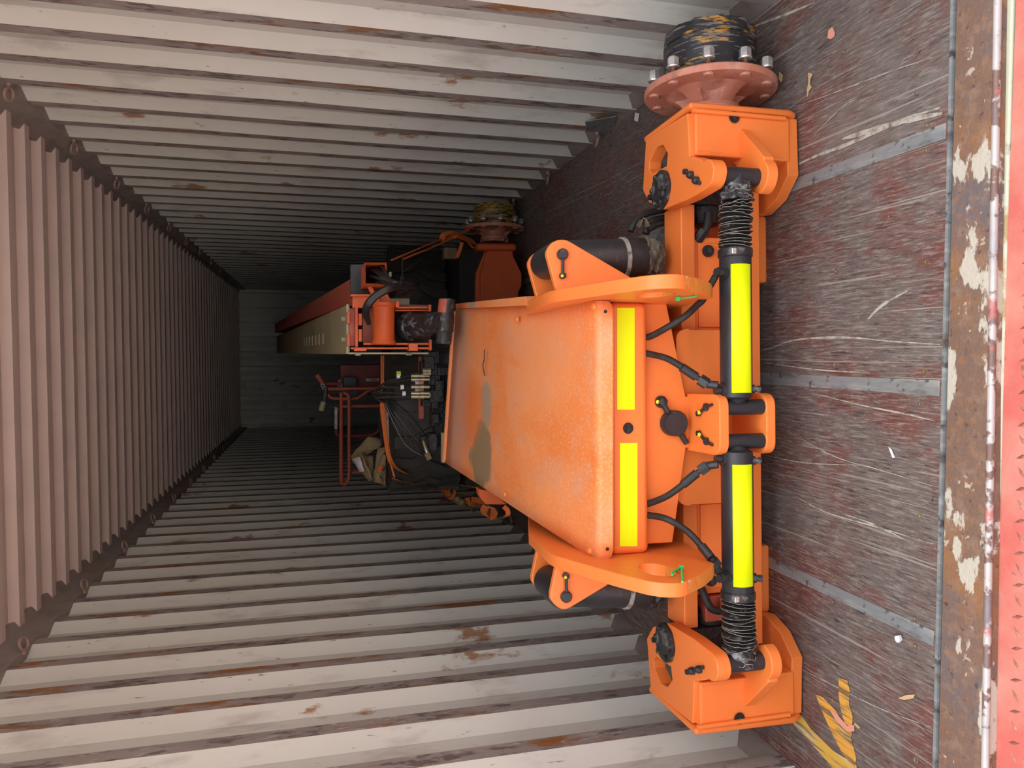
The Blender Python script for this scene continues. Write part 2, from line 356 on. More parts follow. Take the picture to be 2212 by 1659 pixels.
def lash(parent, sx, y, z):
    mb = MB()
    c = Vector((sx*(WX-.045), y, z))
    mb.torus(c, Vector((0.25*sx, .25, 1)), .026, .0065, 18, 8)
    mb.cyl((sx*(WX+.0), y, z), (sx*(WX-.02), y, z+.002), .010, 10)
    obj('lashing_ring', mb, 'ring', parent)
for k in range(9):
    for nm, sx in (('trim_1', 1), ('trim_2', -1)): lash(rails[nm], sx, 3.46+.822*k, 2.60)
for k in range(-1, 3):
    lash(rails['trim_3'], 1, 3.48+.822*k, .05); lash(rails['trim_4'], -1, 3.55+.822*k, .05)
# floor
mb = MB().box((0, (Y0+Y1)/2, -.015), (2*WX+.08, Y1-Y0, .03)); floor = obj('floor', mb, 'ply', kind='structure', label='worn reddish brown plywood container floor')
for i, x in enumerate((-.588, 0, .588)):
    mb = MB().box((x, (Y0+.005+Y1)/2, .0005), (.036, Y1-Y0-.01, .003)); obj('trim_%d' % (5+i), mb, 'strip', kind='structure', bevel=.001, label='blue grey steel strip let into the plywood floor, %s of three' % ('lowest in the photo', 'middle', 'uppermost in the photo')[i])
mb = MB().box((0, 1.397, -.005), (2*WX, .008, .014)); obj('trim_8', mb, 'strip', kind='structure', label='narrow steel bead along the front edge of the plywood')
# screws
mb = MB()
for r, x0 in enumerate((-.9, -.62, -.55, -.3, -.04, .04, .3, .55, .62, .9)):
    for yy in [1.46+.3*j for j in range(14)]:
        mb.lathe((x0+random.uniform(-.012, .012), yy+random.uniform(-.01, .01), -.001), ZA, [(0, .008), (.0016, .0075), (.0017, .004), (.0005, .003)], 12)
obj('floor_screw_heads', mb, 'brass', floor)
# sill, worn edge, gutter
L0_, L1_ = on(2153, 0, 'z', -.002), on(2126, 1659, 'z', -.002); dx = L1_-L0_
q0, q1 = L0_-dx*.3, L1_+dx*.3
mb = MB().poly([q0, q1, Vector((q1.x, 1.392, -.002)), Vector((q0.x, 1.392, -.002))], Vector((0, 0, -.066))); obj('trim_9', mb, 'sill', kind='structure', bevel=.006, seg=3, label='rusted brown steel door sill at the container mouth')
mb = MB()
P0, P1 = on(2155, 0, 'z', -.008), on(2128, 1659, 'z', -.008)
dx = (P1-P0); a = P0 - dx*.3; b = P1 + dx*.3
mb.tube([a, b], .008, 10, 0); obj('trim_10', mb, 'edge', kind='structure', label='worn bare metal lip on the outer edge of the sill')
P0, P1 = on(2178, 0, 'z', -.03), on(2138, 1659, 'z', -.03); dx = P1-P0
mb = MB().poly([P0-dx*.3+Vector((0, .016, 0)), P0-dx*.3-Vector((0, .012, 0)), P1+dx*.3-Vector((0, .004, 0)), P1+dx*.3+Vector((0, .016, 0))], Vector((0, 0, -.05)))
obj('trim_11', mb, 'gutter', kind='structure', bevel=.006, seg=3, label='cream painted gutter bar streaked with rust outside the sill')
# red deck outside
mb = MB(); q = [on(2206, 0, 'z', -.034), on(2176, 830, 'z', -.034), on(2136, 1659, 'z', -.034)]
e0 = q[0]+(q[0]-q[1])*.5; e1 = q[2]+(q[2]-q[1])*.5
mb.poly([e0+Vector((0, .012, 0)), q[1]+Vector((0, .012, 0)), e1+Vector((0, .012, 0)), Vector((-1.5, -1.6, -.034)), Vector((1.5, -1.6, -.034))], Vector((0, 0, -.06)))
mb.mi = 1
for i in range(-38, 39):
    for j in range(0, 11):
        x = i*.034+(.017 if j % 2 else 0); y = 1.225-j*.034
        if y > q[1].y+.004*(0)+(x)*((q[0].y-q[2].y)/(q[0].x-q[2].x)) - .006: continue
        sg = 1 if (i+j) % 2 else -1; d = Vector((.012, .009, 0)) if sg > 0 else Vector((-.006, .0145, 0)); nn = Vector((-d.y, d.x, 0)).normalized()*.0042; c = Vector((x, y, -.034))
        a = [mb.bm.verts.new(v) for v in (c-d, c-nn, c+d, c+nn)]; t = mb.bm.verts.new(c+Vector((0, 0, .0032)))
        for k in range(4): mb.face([a[k], a[(k+1) % 4], t])
obj('loading_deck', mb, ['deck', 'lozenge'], kind='structure', smooth=False, label='red diamond tread plate deck outside the container mouth', category='deck')
mb = MB().box((0, -20, -1.36), (120, 120, .1)); obj('ground', mb, 'yard', kind='structure', label='pale yard surface under the container')
# frame round the mouth
mb = MB().box((0, 1.33, 2.80), (2.6, .16, .16)); obj('trim_12', mb, 'rail', kind='structure', label='door header over the container mouth')
for i, sx in enumerate((-1, 1)):
    mb = MB().box((sx*1.245, 1.33, 1.33), (.11, .16, 2.78)); obj('trim_%d' % (13+i), mb, 'rail', kind='structure', label='%s corner post of the container mouth' % ('left', 'right')[i])

# ================================================================== the drilling rig
rig = thing('drilling_rig', 'orange underground drilling rig without wheels, filling the container on the plywood floor', 'machine', (-.11, 3.2, 0))
def mz(pts, s=1): return [(x*s, y) for x, y in pts]
def Apoly(pts, z): return [A(x, y, z) for x, y in pts]
def arc(cx, cy, r, a0, a1, n=10): return [(cx+r*math.cos(R_(a0+(a1-a0)*i/(n-1))), cy+r*math.sin(R_(a0+(a1-a0)*i/(n-1)))) for i in range(n)]
# ---- front axle beam
mb = MB()
mb.box((0, 2.107, .2945), (1.30, .115, .047), f=A)
ax = obj('axle_beam', mb, 'orange', rig, bevel=.004)
mb = MB().box((0, 2.10, .0985), (1.40, .20, .037), f=A); obj('lower_plate', mb, 'orange', ax, bevel=.003)
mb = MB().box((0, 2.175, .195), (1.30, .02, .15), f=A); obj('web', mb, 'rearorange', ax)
for s in (1, -1):
    mb = MB().box((s*.405, 2.12, .190), (.30, .10, .146), f=A); obj('inset_plate', mb, 'orange', ax, bevel=.004)
    mb = MB().box((s*.405, 2.068, .1935), (.262, .01, .118), f=A); obj('inset_panel', mb, 'orange', ax, bevel=.003)
    mb = MB().box((s*.527, 2.14, .04), (.215, .12, .082), f=A); obj('foot_pad', mb, 'orange', ax, bevel=.010, seg=3)
    # bolt on the inset plate
    p = A(s*.51, 2.062, .222); mb = MB().lathe(p, -AY, [(0, .019), (.006, .019), (.012, .016), (.012, .012), (.02, .011), (.022, .006)], 22); obj('bolt', mb, 'black', ax)
# centre housing (front plate with rounded shoulders)
pts = [(-.262, .118), (.262, .118), (.262, .318)] + [(.236+.03*math.cos(t), .318+.043*math.sin(t)) for t in (0, .4, .8, 1.2, 1.57)] + [(-.236-.03*math.cos(t), .318+.043*math.sin(t)) for t in (1.57, 1.2, .8, .4, 0)] + [(-.262, .318)]
hou = [A(x, 2.003, z) for x, z in pts]
mb = MB().poly(hou, AY*.19); hs = obj('centre_housing', mb, 'orange', ax, bevel=.003)
# upright pivot plate hanging from the cross tube, axle pin pointing forward
tr = [(1385, 656), (1440, 656), (1489, 893), (1492, 905), (1489, 918), (1453, 1172), (1385, 1176)]
mb = MB().poly([A(v.x, 1.982, v.z) for v in (onA(a, b, 'y', 1.982) for a, b in tr)], AY*.018); pv = obj('pivot_plate', mb, 'orange', rig, bevel=.003)
pc = onA(1455, 914, 'y', 1.97)
mb = MB().lathe(A(pc.x, 1.984, pc.z), -AY, [(0, .038), (.030, .038), (.036, .034), (.036, .0005)], 32); obj('pivot_pin', mb, 'black', pv)
mb = MB(); q = onA(1429, 868, 'y', 1.975); e = onA(1483, 957, 'y', 1.975)
mb.lathe(A(q.x, 1.984, q.z), -AY, [(0, .018), (.010, .018)], 20); mb.lathe(A(q.x, 1.975, q.z), -AY, [(0, .013), (.016, .013), (.018, .010), (.018, .0005)], 6)
mb.tube([A(q.x, 1.972, q.z), A(pc.x, 1.968, pc.z)], .009, 8, 0); mb.tube([A(pc.x, 1.968, pc.z), A(e.x, 1.975, e.z)], .009, 8, 0)
obj('pin_retainer', mb, 'black', pv)
mb = MB().lathe(A(q.x, 1.9735, q.z+.013), -AY+ZA*.4, [(0, .006), (.003, .0055), (.0035, .001)], 10); obj('yellow_mark', mb, 'markyellow', pv)
# weld fillet strips between pivot plate and cheeks come with the plate
# ---- centre clevis
cl = [(-.098, 2.0), (-.098, 1.85)] + arc(-.063, 1.84, .035, 180, 270, 6) + arc(.037, 1.84, .035, 270, 360, 6) + [(.072, 1.85), (.072, 2.0)]
mb = MB().poly(Apoly(cl, .335), Vector((0, 0, -.030))); cv = obj('cylinder_bracket', mb, 'orange', rig, bevel=.004)
mb = MB().poly(Apoly(cl, .190), Vector((0, 0, -.030))); obj('lower_bracket_plate', mb, 'orange', cv, bevel=.004)
mb = MB().box((-.013, 1.995, .25), (.15, .03, .19), f=A); obj('bracket_back', mb, 'orange', cv)
for s, yx in ((1, .033), (-1, -.059)):
    mb = MB()
    mb.lathe(A(yx+.002*s, 1.872, .335), ZA, [(0, .011), (.008, .011), (.011, .006), (.011, .001)], 16)
    mb.tube([A(yx+.002*s, 1.872, .342), A(yx+.010*s, 1.836, .340)], .0045, 6, 0)
    mb.tube([A(yx+.002*s, 1.872, .342), A(yx-.016*s, 1.905, .340)], .0045, 6, 0)
    mb.lathe(A(yx-.018*s, 1.91, .337), ZA, [(0, .008), (.010, .008), (.010, .001)], 6)
    obj('pin_retainer', mb, 'black', cv)
    mb = MB().lathe(A(yx-.014*s, 1.900, .343), ZA, [(0, .0065), (.004, .006), (.0045, .001)], 8); obj('yellow_mark', mb, 'markyellow', cv)
# ---- steering cylinders
CYY, CYZ, CR = 1.83, .268, .0435
def fitting_port(mb, x, d, l=.035, r=.0105):
    p = A(x, CYY, CYZ); dd = (AY*d[0]+ZA*d[1]).normalized()
    mb.cyl(p+dd*(CR-.006), p+dd*(CR+.006), r*1.5, 14); mb.cyl(p+dd*CR, p+dd*(CR+l), r, 12); mb.lathe(p+dd*(CR+l*.55), dd, [(0, r*1.25), (l*.35, r*1.25)], 6)
for s in (1, -1):
    o = -.013
    mb = MB(); mb.lathe(A(o+s*.070, CYY, CYZ), AX*s, [(0, .034), (.006, .0425), (.012, CR), (.392, CR), (.398, .040)], 36)
    cyo = obj('steering_cylinder', mb, 'black', rig)
    xe = o+s*.0475
    mb = MB().lathe(A(xe, CYY, .190), ZA, [(0, .0215), (.115, .0215)], 26)
    mb.lathe(A(xe+s*.0, CYY, CYZ), AX*s, [(.012, .020), (.024, .030)], 20); obj('rod_eye', mb, 'black', cyo)
    # end collar + hose clamp
    mb = MB().lathe(A(o+s*.462, CYY, CYZ), AX*s, [(0, .044), (0.003, .047), (.022, .047), (.026, .043)], 30); obj('hose_clamp', mb, 'greasy', cyo)
    mb = MB().box(A(o+s*.474, CYY-.047*.8, CYZ+.047*.6), (.016, .012, .014)); obj('clamp_screw', mb, 'chrome', cyo, bevel=.002)
    # bellows with dusty fold tips
    mb = MB(); mt = MB(); n = 14; x0 = o+s*.486; L = .135
    rnd = random.Random(5+s)
    rs = []; seg = 26
    for i in range(n*4+1):
        t = i/(n*4); k = i % 4
        rad = .036+(.0095 if k == 2 else .003 if k in (1, 3) else -.006)
        tilt = .10*math.sin(i*.55)+.08*math.sin(i*.21)
        row = []
        for j in range(seg):
            a = 2*math.pi*j/seg
            w = rad*(1+.09*noise.noise(Vector((math.cos(a)*2, math.sin(a)*2, i*.35+s))))
            crump = .008*noise.noise(Vector((math.cos(a)*3, math.sin(a)*3, t*9+s*4)))*max(0, t-.55)*2.2
            row.append(A(x0+s*(t*L)+tilt*.05*math.cos(a)+crump, CYY+(w+crump)*math.sin(a), CYZ-.004*t+(w+crump)*math.cos(a)))
        rs.append(row)
    mb.rings(rs); bl = obj('bellows', mb, 'bellows', cyo)
    for i in range(2, n*4, 4):
        mt.tube(rs[i]+[rs[i][0]], .0007, 5, 0)
    obj('fold_edges', mt, 'foldtip', bl)
    # crumpled neck and torn end of the bellows
    mb = MB(); rs = []
    for i in range(13):
        t = i/12
        rs.append([A(x0+s*(L+t*.05)+.010*noise.noise(Vector((j*.9, t*4, s*7))), CYY-.004*t+(.041-.007*t+.017*noise.noise(Vector((math.cos(2*math.pi*j/22)*2.6, math.sin(2*math.pi*j/22)*2.6, t*5+s))))*math.sin(2*math.pi*j/22), CYZ-.006+(.041-.007*t+.017*noise.noise(Vector((math.cos(2*math.pi*j/22)*2.6+9, math.sin(2*math.pi*j/22)*2.6, t*5+s))))*math.cos(2*math.pi*j/22)) for j in range(22)])
    mb.rings(rs); bt = obj('crumpled_boot', mb, 'crumple', cyo)
    mt = MB(); rnd = random.Random(11+s)
    for k in range(5):
        t0 = rnd.uniform(0, .9); a0 = rnd.uniform(-2.4, .6); P = []
        for i in range(7):
            a = a0+i*.28*(1 if k % 2 else -1)+rnd.uniform(-.1, .1); P.append(A(x0+s*(L+(t0*.05)+rnd.uniform(-.006, .006)), CYY+.041*math.sin(a), CYZ-.006+.041*math.cos(a)))
        mt.tube(P, .0011, 5, 3)
    obj('fold_edges', mt, 'foldtip', bt)
    # yellow strip bent round the barrel
    mb = MB(); a0, a1 = R_(47), R_(-32); na = 12; rr = CR+.0012
    xa, xb = (o+s*.088, o+s*.440) if s > 0 else (o+s*.108, o+s*.442)
    g = []
    for i in range(na):
        a = a0+(a1-a0)*i/(na-1); row = []
        for x in (xa, xb):
            row.append([A(x, CYY-q*math.cos(a), CYZ+q*math.sin(a)) for q in (rr, CR-.001)])
        g.append(row)
    for i in range(na-1):
        for q in ((0, 0), ):
            v = [mb.bm.verts.new(g[i][0][0]), mb.bm.verts.new(g[i][1][0]), mb.bm.verts.new(g[i+1][1][0]), mb.bm.verts.new(g[i+1][0][0])]; mb.face(v)
    st = obj('reflective_strip', mb, 'yellow', cyo); sm = st.modifiers.new('t', 'SOLIDIFY'); sm.thickness = .0008; sm.offset = 0
    # ports
    mb = MB(); fitting_port(mb, o+s*.418, (-.35, 1)); obj('port', mb, 'black', cyo)
    mb = MB(); fitting_port(mb, o+s*(.098 if s > 0 else .10), (-.6, -1), .022, .008); obj('drain_plug', mb, 'greasy', cyo)
    if s < 0: mb = MB(); fitting_port(mb, o+s*.425, (-.6, -1), .022, .009); obj('drain_plug', mb, 'black', cyo)
    mb = MB(); p = A(o+s*.095, CYY, CYZ); d = (AY*.05+ZA).normalized()
    mb.cyl(p+d*(CR-.008), p+d*(CR+.004), .020, 18); mb.cyl(p+d*CR, p+d*(CR+.022), .0105, 12); obj('port', mb, 'black', cyo)
# ---- hoses from behind the cross tube
def P3(px, py, y): v = onA(px, py, 'y', y); return A(*v)
def hose(name, pts, r, parent, crimp=None, m='rubber'):
    mb = MB().tube(pts, r, 12, 8); h = obj(name, mb, m, parent)
    if crimp:
        a, b, c, d = [Vector(v) for v in crimp]
        mb = MB(); mb.cyl(a, b, r*1.35, 14); mb.cyl(b, b+(c-b)*.35, r*.8, 12)
        ax_ = (c-b).normalized(); mb.lathe(b+(c-b)*.30, ax_, [(0, r*1.75), ((c-b).length*.7, r*1.75)], 6); mb.tube([c, (c+d)/2+ZA*.002, d], r*1.2, 10, 4)
        obj('hose_fitting', mb, 'black', h)
    return h
hose('hydraulic_hose', [P3(1380, 722, 1.975), P3(1400, 728, 1.965), P3(1440, 708, 1.90), P3(1480, 683, 1.86), P3(1505, 660, 1.86), P3(1518, 648, 1.86), P3(1530, 625, 1.85), P3(1546, 596, 1.83)], .0095, rig)
hose('hydraulic_hose', [P3(1380, 760, 1.975), P3(1400, 764, 1.965), P3(1440, 774, 1.90), P3(1475, 794, 1.86)], .0095, rig, (P3(1472, 793, 1.862), P3(1504, 814, 1.855), P3(1528, 830, 1.84), P3(1551, 832, 1.82)))
hose('hydraulic_hose', [P3(1380, 1092, 1.975), P3(1400, 1088, 1.965), P3(1440, 1072, 1.90), P3(1478, 1045, 1.86)], .0095, rig, (P3(1475, 1047, 1.862), P3(1505, 1022, 1.855), P3(1528, 1006, 1.84), P3(1551, 1003, 1.82)))
hose('hydraulic_hose', [P3(1380, 1112, 1.975), P3(1400, 1113, 1.965), P3(1440, 1121, 1.90), P3(1485, 1148, 1.87), P3(1517, 1182, 1.84)], .0095, rig, (P3(1516, 1180, 1.84), P3(1536, 1205, 1.81), P3(1548, 1222, 1.81), P3(1553, 1236, 1.82)))

# ---- knuckles at both axle ends
up_plate = [(.893, 2.205), (.878, 1.925), (.752, 1.915), (.724, 1.852)] + arc(.674, 1.822, .040, 20, -165, 9) + [(.630, 1.92), (.636, 2.08), (.682, 2.185), (.735, 2.232)]
lo_plate = [(.893, 2.205), (.885, 1.912), (.76, 1.908), (.715, 1.905), (.655, 1.965), (.628, 2.04), (.636, 2.12), (.69, 2.20), (.735, 2.232)]
slot = [(.770, 2.165), (.790, 2.182), (.812, 2.178), (.842, 2.125), (.836, 2.085), (.800, 2.052), (.764, 2.060), (.768, 2.11)]
for s in (1, -1):
    mb = MB().poly(Apoly(mz(up_plate, s), .36), Vector((0, 0, -.042)), [Apoly(mz(slot, s), .36)])
    kn = obj('steering_knuckle', mb, 'orange', rig, bevel=.004)
    mb = MB().poly(Apoly(mz(lo_plate, s), .045), Vector((0, 0, -.038))); obj('lower_fork', mb, 'orange', kn, bevel=.004)
    mb = MB().box((s*.818, 1.975, .193), (.130, .145, .308), f=A); obj('knuckle_box', mb, 'orange', kn, bevel=.006, seg=3)
    mb = MB().poly([A(s*.884, y, z) for y, z in ((1.893, .045), (1.905, .362), (2.215, .362), (2.26, .30), (2.26, .10), (2.20, .012), (1.91, .012))], AX*s*.020); obj('end_plate', mb, 'orange', kn, bevel=.008, seg=3)
    # weld seam along the end plate
    mb = MB().tube([A(s*.876, 1.897, .06+.30*i/20+random.uniform(-.001, .001)) for i in range(21)], .0065, 8, 0); mb.tube([A(s*.755, 1.897, .07+.275*i/12) for i in range(13)], .006, 8, 0); obj('weld_bead', mb, 'orange', kn)
    # lower ear with its gusset
    ear = [(.755, 1.902), (.716, 1.842)] + arc(.674, 1.822, .044, 30, -160, 9) + [(.632, 1.88), (.648, 1.95), (.75, 1.95)]
    ear = [(.838, 1.903), (.722, 1.785)] + arc(.674, 1.816, .050, -35, -170, 8) + [(.642, 1.85), (.72, 1.905), (.76, 1.96)]
    mb = MB().poly(Apoly(mz(ear, s), .205), Vector((0, 0, -.034))); obj('lower_ear', mb, 'orange', kn, bevel=.004)
    # vertical pin and rod end
    mb = MB().lathe(A(s*.674, 1.822, .203), ZA, [(0, .0255), (.118, .0255)], 26); obj('pin_sleeve', mb, 'black', kn)
    mb = MB().lathe(A(s*.674, 1.822, CYZ), AX*-s, [(0, .026), (.02, .026), (.04, .024), (.06, .022)], 20); obj('rod_end', mb, 'black', kn)
    mb = MB()
    for q in ((1494, 378), (1506, 390)) if s > 0 else ((1497, 1449), (1512, 1446)):
        v = onA(*q, 'z', .362); mb.lathe(A(v.x, v.y, .358), ZA, [(0, .011), (.012, .011), (.018, .007), (.018, .001)], 14)
    a_, b_ = [A(*(lambda v: (v.x, v.y, .366))(onA(*q, 'z', .362))) for q in (((1483, 371), (1514, 396)) if s > 0 else ((1488, 1451), (1521, 1441)))]
    mb.tube([a_, b_], .0055, 8, 0); mb.lathe(a_-ZA*.006, ZA, [(0, .008), (.012, .008), (.012, .001)], 6); obj('pin_retainer', mb, 'black', kn)
    # greasy kingpin cap with bolts
    kc = A(s*.699, 2.09, .358); mb = MB(); rs = []
    for t, r in ((0, .060), (.010, .060), (.013, .056), (.013, .040), (.020, .037), (.020, .001)):
        rs.append([kc+ZA*t+(AX*math.cos(2*math.pi*i/40)+AY*math.sin(2*math.pi*i/40))*max(.0005, r*(1+(.015*math.cos(i*2*math.pi/40*8)))) for i in range(40)])
    mb.rings(rs)
    for k in range(6):
        a = k*math.pi/3+.4; hexbolt(mb, kc+(AX*math.cos(a)+AY*math.sin(a))*.044+ZA*.011, ZA, .0085, .011)
    obj('kingpin_cap', mb, 'greasy', kn)
    mb = MB().lathe(kc+(-AX*s*.0+AY*.056)+ZA*.004-AX*.01, ZA, [(0, .009), (.018, .009), (.018, .001)], 12); obj('grease_nipple', mb, 'black', kn)
    # inner drive joint seen through the fork
    mb = MB(); mb.lathe(A(s*.60, 2.12, .20), AX*s, [(0, .045), (.03, .06), (.08, .06), (.11, .075), (.16, .075)], 24); mb.box((s*.70, 2.12, .20), (.10, .16, .19), f=A)
    obj('drive_joint', mb, 'grease_shade', kn, bevel=.004)
    mb = MB().lathe(A(s*.742, 1.965, .13), ZA, [(0, .022), (.045, .022)], 14); obj('grey_weld_stub', mb, 'pale', kn)
    # black disc on the front box, painted as the shade in a hole
    mb = MB().lathe(A(s*.868, 1.8985, .225), -AY, [(0, .017), (.0015, .0165), (.0017, .001)], 20); obj('drain_hole_shade', mb, 'grease_shade', kn)
mb = MB().box((-.60, 2.10, .19), (.08, .08, .10), f=A); mb.box((-.585, 2.04, .165), (.05, .012, .07), f=A); obj('red_valve_body', mb, 'redpaint', rig, bevel=.004, label='scraped red and black valve body at the lower axle end')
mb = MB().tube([A(-.50, 2.10, .26), A(-.54, 2.05, .255), A(-.585, 2.03, .24), A(-.60, 2.03, .20)], .012, 10, 6); obj('hydraulic_hose', mb, 'rubber', rig)
mb = MB().tube([A(.50, 2.13, .27), A(.545, 2.08, .25), A(.585, 2.06, .225), A(.63, 2.06, .22)], .013, 10, 6); mb.cyl(A(.545, 2.08, .25), A(.575, 2.063, .232), .018, 6); obj('hydraulic_hose', mb, 'rubber', rig)

# ---- wheel hubs
def hub(x0, yc, zc, S_=1.0, parent=rig, F=A, castm='redcast', nb=10, drumlen=.115, f0=0, dm='drum'):
    P = lambda x, a, r: F(x0+x*S_, yc+r*S_*math.sin(a), zc+r*S_*math.cos(a))
    axv = (F(1, 0, 0)-F(0, 0, 0)).normalized()
    mb = MB()
    def lath(prof, seg, m=mb, fn=None): m.rings([[P(x, 2*math.pi*i/seg, max(.0005, (fn(r, x, 2*math.pi*i/seg) if fn else r))) for i in range(seg)] for x, r in prof])
    # flange disc with raised hub
    lath([(.052, .060), (.052, .214), (.056, .217), (.072, .217), (.076, .213), (.076, .05)], 64)
    h = obj('wheel_hub', mb, castm, parent)
    mb = MB()
    sp = lambda r, x, a: r*(1-.36*(max(0, math.sin(a*5+.9))**.4)*(1 if .003 < x < .050 else 0))
    lath([(-.012, .070), (-.012, .098), (.002, .098), (.004, .080), (.028, .098), (.042, .118), (.053, .145)], 80, mb, sp); obj('hub_casting', mb, castm, h)
    mb = MB(); lath([(-.030, .082), (-.018, .082), (-.018, .102), (-.010, .102)], 40, mb)
    for k in range(8):
        a = k*math.pi/4+.3; mb.cyl(P(-.032, a, .091), P(-.016, a, .091), .0095*S_, 6)
    obj('spindle_bolts', mb, castm, h)
    for k in range(nb):
        a = 2*math.pi*(k+.35+f0)/nb
        mb = MB(); mb.cyl(P(.045, a, .188), P(.053, a, .188), .0155*S_, 16, .0185*S_); obj('stud_head', mb, castm, h, bevel=.001)
        mb = MB(); mb.cyl(P(.073, a, .188), P(.112, a, .188), .0085*S_, 10); sd = obj('wheel_stud', mb, 'rustbolt', h)
        mb = MB(); mb.lathe(P(.098, a, .188), axv, [(0, .0205*S_), (.004*S_, .0215*S_)], 20); mb.lathe(P(.101, a, .188), axv, [(0, .0190*S_), (.026*S_, .0190*S_), (.032*S_, .0155*S_), (.032*S_, .0005)], 6); obj('wheel_nut', mb, 'chrome', sd)
    mb = MB(); lath([(.074, .146), (.092, .146), (.094, .150), (.094+drumlen*.62, .152), (.094+drumlen*.64, .147), (.094+drumlen*.66, .152), (.094+drumlen*.9, .148), (.094+drumlen*.92, .13), (.094+drumlen*.92, .06), (.094+drumlen, .055)], 72, mb, lambda r, x, a: r*(1-(.035 if (x > .094+drumlen*.68 and r > .1) and math.cos(a*12) > .2 else 0)))
    dr = obj('hub_drum', mb, dm, h)
    for k in range(9):
        a = 2*math.pi*k/9; mb = MB(); mb.lathe(P(.094+drumlen*.9, a, .115), axv, [(0, .013*S_), (.012*S_, .013*S_), (.012*S_, .0005)], 12); obj('cover_bolt', mb, 'greasy', dr)
    return h
hub(.953, 2.085, .197, .93, drumlen=.178)
mb = MB().lathe(A(-.912, 2.08, .222), -AX, [(0, .075), (.006, .075), (.006, .03)], 24); obj('hub_blank', mb, 'grease_shade', rig)

# ---- front frame: cheeks, cross tube
XL, XR = -.385, .335
pr = [(1141, 1100), (1448, 1154), (1544, 1211), (1540, 1222), (1520, 1238), (1499, 1248), (1484, 1255), (1471, 1259), (1450, 1260), (1425, 1259), (1400, 1255), (1378, 1250), (1330, 1238), (1260, 1218), (1215, 1205), (1198, 1199), (1185, 1192), (1172, 1180), (1142, 1152)]
prof = [(lambda v: (v.y, v.z))(onA(a, b, 'x', XL)) for a, b in pr]
hc = onA(1419, 1230, 'x', XL)
for s, X0, th in ((-1, XL, .036), (1, XR, .036)):
    hole = [A(X0, hc.y+.066*math.cos(t*math.pi/14), hc.z+.042*math.sin(t*math.pi/14)) for t in range(28)]
    mb = MB().poly([A(X0, y, z) for y, z in prof], AX*s*th, [hole])
    ck = obj('frame_cheek', mb, 'orange', rig, bevel=.003)
    ck.data.materials.append(M['nose'])
    for p_ in ck.data.polygons:
        w_ = toA(p_.center+ck.location+rig.location)
        if abs(p_.normal.x) < .5 and .335 < w_.z < .50 and w_.y < 1.86: p_.material_index = 1
    # ears for the lift cylinder
    E1 = [(1181, 551), (1181, 543), (1186, 532), (1194, 523), (1205, 518), (1216, 517), (1226, 519), (1234, 523), (1377, 607), (1377, 640), (1205, 640)]
    if s < 0: E1 = [(1203, 1222), (1189, 1283), (1190, 1295), (1197, 1305), (1206, 1313), (1216, 1317), (1226, 1316), (1234, 1312), (1318, 1262), (1318, 1225)]
    if s < 0: E1 = [(1205, 1205), (1189, 1283), (1190, 1295), (1197, 1305), (1206, 1313), (1216, 1317), (1226, 1316), (1234, 1312), (1312, 1265), (1330, 1240), (1330, 1205)]
    near = [onA(a, b, 'y', 2.03) for a, b in E1]
    for yy in (2.03, 2.225):
        mb = MB().poly([A(v.x, yy, v.z) for v in near], AY*.022); e = obj('lift_ear', mb, 'orange', rig, bevel=.004)
        if yy < 2.1:
            c = onA(1214, 550, 'y', 2.03) if s > 0 else onA(1222, 1288, 'y', 2.03)
            q = onA(1214, 596, 'y', 2.03) if s > 0 else onA(1221, 1243, 'y', 2.03)
            mb = MB(); mb.lathe(A(c.x, 2.03, c.z), -AY, [(0, .0165), (.010, .0165), (.014, .013), (.014, .0005)], 24)
            mb.tube([A(c.x, 2.022, c.z), A(q.x, 2.022, q.z)], .0045, 8, 0); mb.lathe(A(q.x, 2.03, q.z), -AY, [(0, .0095), (.012, .0095), (.014, .001)], 14); obj('lift_pin', mb, 'black', e)
            mb = MB().lathe(A(q.x-.002, 2.0165, q.z+.004), -AY, [(0, .0045), (.002, .004), (.002, .0005)], 10); obj('yellow_mark', mb, 'markyellow', e)
    # lift cylinder
    yc = 2.138; a = A(c.x, yc, c.z-.004); b0 = onA(1462, 556, 'y', 2.138) if s > 0 else onA(1455, 1270, 'y', 2.138); b = A(b0.x, yc, .345)
    d = (b-a); Ln = d.length
    mb = MB(); mb.lathe(a-AY*.07, AY, [(0, .048), (.14, .048)], 32); mb.lathe(a, d, [(.02, .050), (.045, .060), (Ln*.66, .060), (Ln*.665, .056)], 36); lc = obj('lift_cylinder', mb, 'black', rig)
    mb = MB().lathe(a, d, [(Ln*.62, .0605), (Ln*.625, .0645), (Ln*.655, .0645), (Ln*.66, .0605)], 36); obj('clamp_band', mb, 'foldtip', lc)
    mb = MB().lathe(a, d, [(Ln*.655, .061), (Ln*.78, .0625), (Ln*.83, .061), (Ln*.83, .05)], 36); obj('rubber_sleeve', mb, 'rubber', lc)
    mb = MB(); rs = []; u = d.normalized().orthogonal().normalized(); v_ = d.normalized().cross(u)
    for i in range(15):
        t = i/14; rs.append([a+d*(.82+t*.17+.02*noise.noise(Vector((j*.7, t*3, s*2))))+(u*math.cos(2*math.pi*j/32)+v_*math.sin(2*math.pi*j/32))*(.058-.012*t*t+.014*noise.noise(Vector((math.cos(2*math.pi*j/32)*3, math.sin(2*math.pi*j/32)*3, t*6+s)))) for j in range(32)])
    mb.rings(rs); obj('cloth_boot', mb, 'burlap' if s > 0 else 'greasy', lc)
